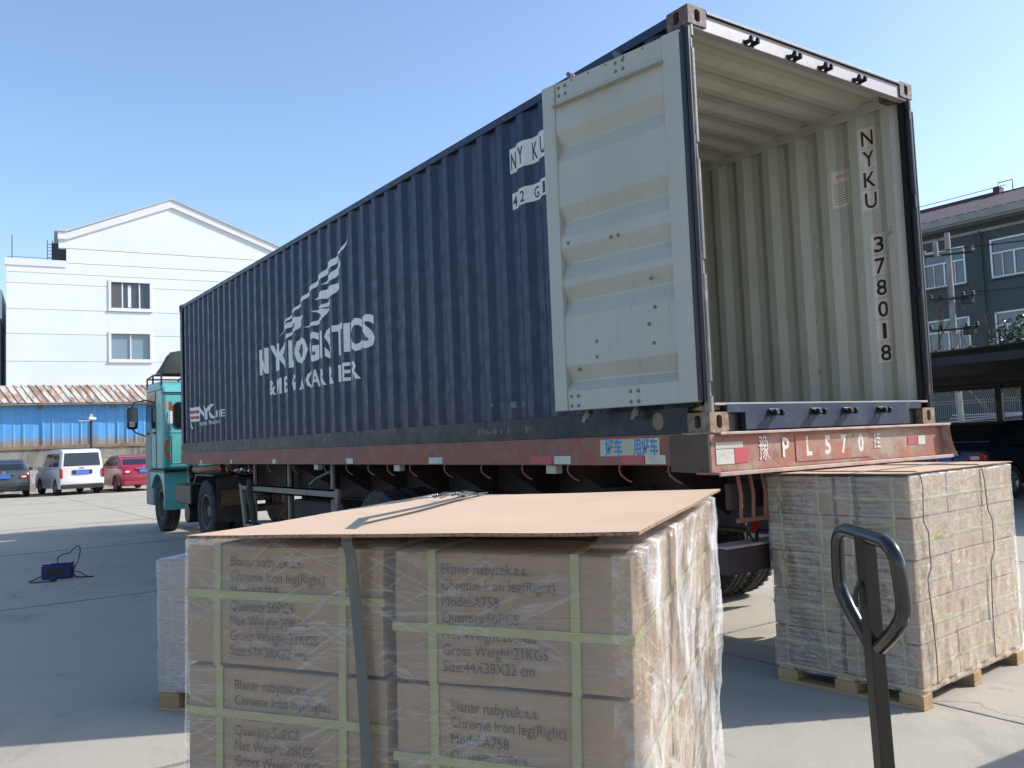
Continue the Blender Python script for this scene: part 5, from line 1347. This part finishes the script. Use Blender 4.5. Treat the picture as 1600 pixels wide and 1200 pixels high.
MB().box((-.06, -.05, 13.84), (3.38, .3, 14.28)).build('parapet', MT['fascia'], wb)
MB().box((2.55, 1.2, 14.2), (3.4, 1.3, 15.68)).build('roof_recess', MT['recess'], wb)
for k in range(6): MB().box((2.3, .9, 14.4 + k * .22), (2.6, .93, 14.43 + k * .22)).build('ladder_rung', MT['wire'], wb)
for x in (2.3, 2.6): MB().box((x - .02, .88, 14.2), (x + .02, .92, 15.8)).build('ladder_rail', MT['wire'], wb)
MB().tube([(.3, .6, 14.2), (.3, .6, 15.9)], .03, 6).build('antenna_mast', MT['wire'], wb)
MB().tube([(0, .2, 14.42), (3.3, .2, 14.42)], .015, 5).build('roof_rail', MT['wire'], wb)
for x in (.1, 1.0, 2.0, 3.0): MB().tube([(x, .2, 14.2), (x, .2, 14.42)], .012, 5).build('rail_post', MT['wire'], wb)
for hx, (x0, x1, z0, z1) in enumerate(holes):
    f = .07
    w_ = MB().box((x0 - .1, -.05, z0 - .1), (x1 + .1, .05, z0 + f)).box((x0 - .1, -.05, z1 - f + .04), (x1 + .1, .05, z1 + .1)).box((x0 - .1, -.05, z0 + f), (x0 + f, .05, z1 - f + .04)).box((x1 - f, -.05, z0 + f), (x1 + .1, .05, z1 - f + .04))
    w_ = w_.build('window', MT['fascia'], wb, .01)
    MB().box((x0, .12, z0), (x1, .14, z1)).build('pane', MT['winglass2'] if hx else MT['winglass'], w_)
    xm = (x0 + x1) / 2
    if hx == 0:
        MB().box((x0 + .72, .05, z0 + f), (x0 + .8, .11, z1 - f)).build('mullion', MT['whiteframe'], w_)
        MB().box((x1 - .74, .05, z0 + f), (x1 - .66, .11, z1 - f)).build('mullion', MT['whiteframe'], w_)
        MB().box((x0 + .12, .05, z0 + .1), (x0 + .72, .115, z1 - .1)).build('open_casement', MT['recess'], w_)
        MB().box((x0 + 1.1, .1, z0 + .15), (x0 + 1.3, .118, z1 - .2)).build('curtain', MT['whiteframe'], w_)
    else:
        MB().box((xm - .04, .05, z0 + f), (xm + .04, .11, z1 - f)).build('mullion', MT['whiteframe'], w_)
    MB().box((x0 - .12, -.09, z0 - .16), (x1 + .12, .02, z0 - .102)).build('sill', MT['fascia'], w_)
fb = thing('far_building', 'grey blue flat roofed block at the left edge behind the white building', 'building', mw=Fb)
MB().box((-14, 6, 0), (-.6, 18, 11.2)).build('wall', MT['officeside'], fb)
MB().box((-14.2, 5.8, 11.2), (-.5, 18.2, 13.2)).build('roof_band', MT['whitewall'], fb)

# ------------------------------------------------------------------ grey-green office block on the right
of = thing('office_building', 'grey green rendered office block with white windows and tiled roof', 'building', (32.8, 0, 0))
WH = []
for yc in (15.0, 12.1, 8.6, 5.0, 1.5, 18.4):
    for z0, z1 in ((7.33, 8.95), (4.38, 5.92)): WH.append((yc, yc + 1.86, z0, z1))
of_ = MB()
for (a, b, c, d) in rects_minus(-4, 26, 0, 9.75, WH): of_.box((0, a, c), (.3, b, d))
of_.build('wall', MT['office'], of)
MB().box((.5, -4, 0), (10, 26, 9.7)).build('inner_block', MT['recess'], of)
MB().box((.0, -4.2, 0), (10, -4.0, 9.75)).build('end_wall', MT['office'], of)
for zz in (3.6, 6.75): MB().box((-.02, -4, zz), (.0, 26, zz + .12)).build('string_course', MT['office'], of)
for (a, b, c, d) in WH:
    f = .07
    w_ = MB().box((-.02, a, c), (.08, b, c + f)).box((-.02, a, d - f), (.08, b, d)).box((-.02, a, c + f), (.08, a + f, d - f)).box((-.02, b - f, c + f), (.08, b, d - f)).box((-.01, a + f, c + (d - c) * .62), (.07, b - f, c + (d - c) * .62 + .06)).box((-.01, (a + b) / 2 - .03, c + f), (.07, (a + b) / 2 + .03, c + (d - c) * .62))
    for q in (.25, .75): w_.box((0, a + (b - a) * q - .015, c + f), (.06, a + (b - a) * q + .015, c + (d - c) * .62))
    w_ = w_.build('window', MT['whiteframe'], of)
    MB().box((.05, a + .02, c + .02), (.056, b - .02, d - .02)).build('pane', MT['winglass'], w_)
    MB().box((-.1, a - .05, c - .07), (.02, b + .05, c - .003)).build('sill', MT['office'], w_)
MB().box((-.75, -4.8, 9.72), (.2, 26.5, 9.80)).build('soffit', MT['pole'], of)
MB().box((-.85, -4.9, 9.80), (-.72, 26.6, 10.08)).build('gutter', MT['pole'], of)
MB().box((-.08, -4, 9.35), (.0, 26, 9.47)).build('eave_band', MT['pole'], of)
rf = MB()
n = 60
for k in range(n):
    y0 = -4.9 + k * .525
    rf.prism([(-.8, 10.05), (5.2, 12.05), (5.2, 12.11), (-.8, 10.12)], 1, y0, y0 + .40); rf.prism([(-.8, 10.02), (5.2, 12.02), (5.2, 12.06), (-.8, 10.07)], 1, y0 + .40, y0 + .525)
rf.prism([(5.2, 12.05), (11, 10.05), (5.2, 12.0)], 1, -4.9, 26.6)
rf.build('roof', MT['tileroof'], of)
MB().box((5.0, 15.98, 12.02), (5.4, 26.6, 12.2)).build('ridge', MT['tileroof'], of)
MB().box((5.05, -4.9, 12.0), (5.35, 15.7, 12.12)).build('ridge', MT['tileroof'], of)
MB().box((4.95, 15.7, 12.0), (5.45, 16.0, 12.42)).build('ridge_finial', MT['tileroof'], of, .04)
MB().tube([(5.2, 15.85, 12.4), (5.2, 15.85, 12.62), (5.2, 15.2, 12.62), (5.2, 15.2, 12.1)], .025, 5).build('ridge_pipe', MT['wire'], of)
MB().tube([(5.2, 15.5, 12.45), (5.2, 20, 12.42), (5.2, 26, 12.42)], .02, 5).build('lightning_rail', MT['pole'], of)
MB().tube([(-.1, 14.3, 9.4), (-.1, 14.3, .2)], .05, 8).build('downpipe', MT['office'], of)

# utility pole with cross arms, wires
up = thing('utility_pole', 'weathered concrete utility pole with crossarms in front of office windows', 'utility pole', (20.95, 9.5, 0))
MB().tube([(0, 0, 0), (0, 0, 7.0)], [.10, .075], 14).build('pole_shaft', MT['pole'], up, smooth=True)
ad = Vector((.52, -.85, 0)).normalized()
def arm(z, h, nm='crossarm', ext=.0):
    a = MB()
    for s in (-1, 1):
        q = ad * h * s; c = ad.cross(Vector((0, 0, 1))) * .1
        a.tube([Vector((0, 0, z)) + c, Vector((0, 0, z)) + c + q], .03, 6)
    a = a.build(nm, MT['wire'], up)
    for s in (-1, -.55, .55, 1):
        p = ad * h * s + ad.cross(Vector((0, 0, 1))) * .1
        MB().lathe([(0, .01), (0, .035), (.04, .055), (.07, .035), (.1, .05), (.14, .02), (.15, .005)], 10, 2, (p.x, p.y, z + .03)).build('insulator', MT['pole'] if z > 6 else MT['blacksteel'], a)
arm(6.35, .62); arm(5.05, .55); arm(4.15, .6)
MB().box((-.42, .1, 6.3), (-.12, .2, 6.34)).build('bracket', MT['pole'], up)
MB().lathe([(6.34, .01), (6.34, .07), (6.72, .07), (6.74, .01)], 12, 2, (-.4, .15, 0)).build('fuse_holder', MT['pole'], up)
for z in (5.0, 4.1): MB().box((.12, -.5, z - .12), (.34, -.2, z + .12)).build('junction_box', MT['blacksteel'], up, .01)
for i, (z, h) in enumerate(((6.5, .6), (6.5, -.6), (5.2, .5))):
    a = Vector((0, 0, z)) + ad * h
    pts = [a + Vector((.8 * t * 12, -t * 34, 2.4 * t - 1.2 * math.sin(math.pi * t))) for t in [k / 14 for k in range(15)]]
    MB().tube(pts, .012, 5).build('overhead_wire', MT['wire'], up)

# bare tree and evergreen shrub
def bare_tree(loc, H, seed, label):
    t = thing('bare_tree', label, 'tree', loc)
    r_ = random.Random(seed); tr_ = MB(); tw = MB()
    def grow(p, d, L, r, dep, mb):
        pts = [p]; q = p.copy()
        for k in range(4):
            d = (d + Vector((r_.uniform(-.18, .18), r_.uniform(-.18, .18), r_.uniform(-.05, .12)))).normalized(); q = q + d * L / 4; pts.append(q.copy())
        mb.tube(pts, [r * (1 - .5 * k / 4) for k in range(5)], 6 if dep < 2 else 4)
        if dep >= 4: return
        for k in range(3 if dep < 3 else 3):
            b = pts[r_.choice((2, 3, 4))]; dd = (d + Vector((r_.uniform(-.9, .9), r_.uniform(-.9, .9), r_.uniform(-.1, .6)))).normalized()
            grow(b, dd, L * r_.uniform(.55, .8), r * .5, dep + 1, tw)
    grow(Vector((0, 0, 0)), Vector((0, 0, 1)), H * .42, .09, 0, tr_)
    tr_.build('trunk', MT['bark'], t); tw.build('crown', MT['bark'], t)
bare_tree((22.3, 10.1, 0), 6.8, 3, 'bare leafless tree with thin twigs behind the utility pole')
bare_tree((22.6, 9.3, 0), 6.0, 11, 'smaller bare leafless tree between utility pole and shrub')
leafm = mat('evergreen_leaf', (.045, .075, .03), .35, layers=[((.09, .11, .06), 1.5, .4, .7), ((.025, .04, .02), 4, .5, .75)])
def shrub(loc, blobs, nleaf, label, seed):
    t = thing('evergreen_shrub', label, 'shrub', loc)
    r_ = random.Random(seed); st = MB(); lf = MB()
    for c, R_ in blobs:
        st.tube([(0, 0, 0), (c[0] * .5, c[1] * .5, c[2] * .6), c], [.06, .04, .015], 6)
        for k in range(int(nleaf * R_ * R_)):
            d = Vector((r_.gauss(0, 1), r_.gauss(0, 1), r_.gauss(0, 1))).normalized()
            p = Vector(c) + d * R_ * (r_.random() ** .4) * (1 + .3 * mnoise.noise(d * 2.5 + Vector(c)))
            E_ = Euler((r_.uniform(-.9, .9), r_.uniform(-.9, .9), r_.uniform(0, 6.3))).to_matrix().to_4x4()
            s = r_.uniform(.06, .11)
            lf.add([(-s, 0, 0), (-s * .2, -s * .42, .01), (s, 0, -.01), (-s * .2, s * .42, .01)], [(0, 1, 2, 3)], X=Matrix.Translation(p) @ E_)
    st.build('trunk', MT['bark'], t); 
    me = bpy.data.meshes.new('crown'); me.from_pydata(lf.v, [], lf.f); me.materials.append(leafm); link('crown', me, t)
shrub((20.4, 7.6, 0), [((0, -.2, 3.5), .75), ((.3, -.9, 3.4), .7), ((-.2, .5, 3.05), .5), ((0, -1.6, 3.2), .7), ((.1, .95, 2.9), .38), ((.1, -.3, 2.7), .8)], 1500, 'glossy broad leaved evergreen shrub rising above the carport roof', 5)

# carport
ca = thing('carport', 'dark open carport sheltering the navy sedan', 'carport', (11, 0, 0))
cs = MB()
for k in range(60):
    y0 = -5 + k * .3
    z0 = 2.66 + (6 - y0) * .018; z1 = 2.36 + (6 - y0) * .005
    cs.prism([(-.2, z0), (6.3, z1), (6.3, z1 + .02), (-.2, z0 + .02)], 1, y0, y0 + .3); cs.prism([(-.2, z0 + .021), (6.3, z1 + .021), (6.3, z1 + .045), (-.2, z0 + .045)], 1, y0 + .2, y0 + .26)
cs.build('roof_sheeting', MT['carportroof'], ca)
MB().box((-.12, -5, 2.46), (.0, 13, 2.6)).build('front_beam', MT['blacksteel'], ca)
for x in (2, 4, 6): MB().box((x, -5, 2.22), (x + .1, 13, 2.36)).build('purlin', MT['blacksteel'], ca)
for y in (2.4, 9.5, -3): MB().box((-.1, y, 0), (.02, y + .12, 2.5)).build('post', MT['blacksteel'], ca)
for y in (6.42, 12.5, -3): MB().box((5.95, y, 0), (6.07, y + .14, 2.35)).build('post', MT['blacksteel'], ca)
MB().box((6.1, -5, 0), (6.2, 6.05, 2.3)).build('back_panel', MT['carportroof'], ca)
for y in (-3, 2.4, 9.5): MB().box((-.1, y + .02, 2.38), (6, y + .1, 2.5)).build('rafter', MT['blacksteel'], ca)
# mesh fence beyond
fe = thing('mesh_fence', 'pale welded mesh fence with bent top behind the carport', 'fence', (18.8, 0, 0))
for k in range(8):
    y0 = 2.3 + k * 2.02
    MB().box((-.03, y0 - .03, 0), (.03, y0 + .03, 2.24)).build('fence_post', MT['fencepost'], fe, .004)
    f_ = MB()
    for q in range(37):
        y = y0 + .05 + q * .0535
        for (x0, z0, x1, z1) in ((0, .1, 0, 2.02), (0, 2.02, -.16, 2.25)):
            f_.add([(x0, y - .004, z0), (x0, y + .004, z0), (x1, y + .004, z1), (x1, y - .004, z1), (x0 + .008, y, z0), (x1 + .008, y, z1)], [(0, 1, 2, 3), (1, 4, 5, 2), (4, 0, 3, 5)])
    for z in (.15, .55, .62, 1.0, 1.4, 1.47, 1.95, 2.02): f_.box((-.012, y0 + .03, z), (-.004, y0 + 1.99, z + .01))
    f_.build('mesh_panel', MT['fencewire'], fe)
# stored boards beyond the fence
for i, (y, z, m_, lab) in enumerate(((8.0, 1.55, 'board_white', 'pale boards stacked on a rack behind the mesh fence'), (7.6, 1.25, 'board_blue', 'blue boards lying below the pale ones behind the mesh fence'))):
    b = thing('board_stack', lab, 'boards', (20.3, y, 0), R(-58 + i * 6))
    for k in range(3): MB().box((-1.2, -.3, z + k * .045), (1.2, .3, z + .03 + k * .045), X=Matrix.Rotation(R(-4 + 2 * k), 4, 'Y')).build('board', MT[m_] if k != 1 else MT['board_white'], b)
    for x in (-1, 1): MB().box((x - .04, -.25, 0), (x + .04, .25, z - .08)).build('trestle', MT['blacksteel'], b)
hd = thing('sheeted_heap', 'dull sheeted heap behind the mesh fence', 'heap', (22.5, 8.5, 0))
hm = MB(); vs = []; fs = []; nx = ny = 22
for i in range(nx + 1):
    for j in range(ny + 1):
        u, v = i / nx * 2 - 1, j / ny * 2 - 1
        hh = max(0, (1 - u ** 4) * (1 - v ** 4)) ** .5 * (1.35 + .5 * mnoise.noise(Vector((u * 2.5, v * 4, 1)))) 
        vs.append((u * 1.1, v * 5.5, hh))
for i in range(nx):
    for j in range(ny):
        a = i * (ny + 1) + j; fs.append((a, a + ny + 1, a + ny + 2, a + 1))
hm.add(vs, fs); hm.build('sheeting', MT['clutter'], hd, smooth=True)
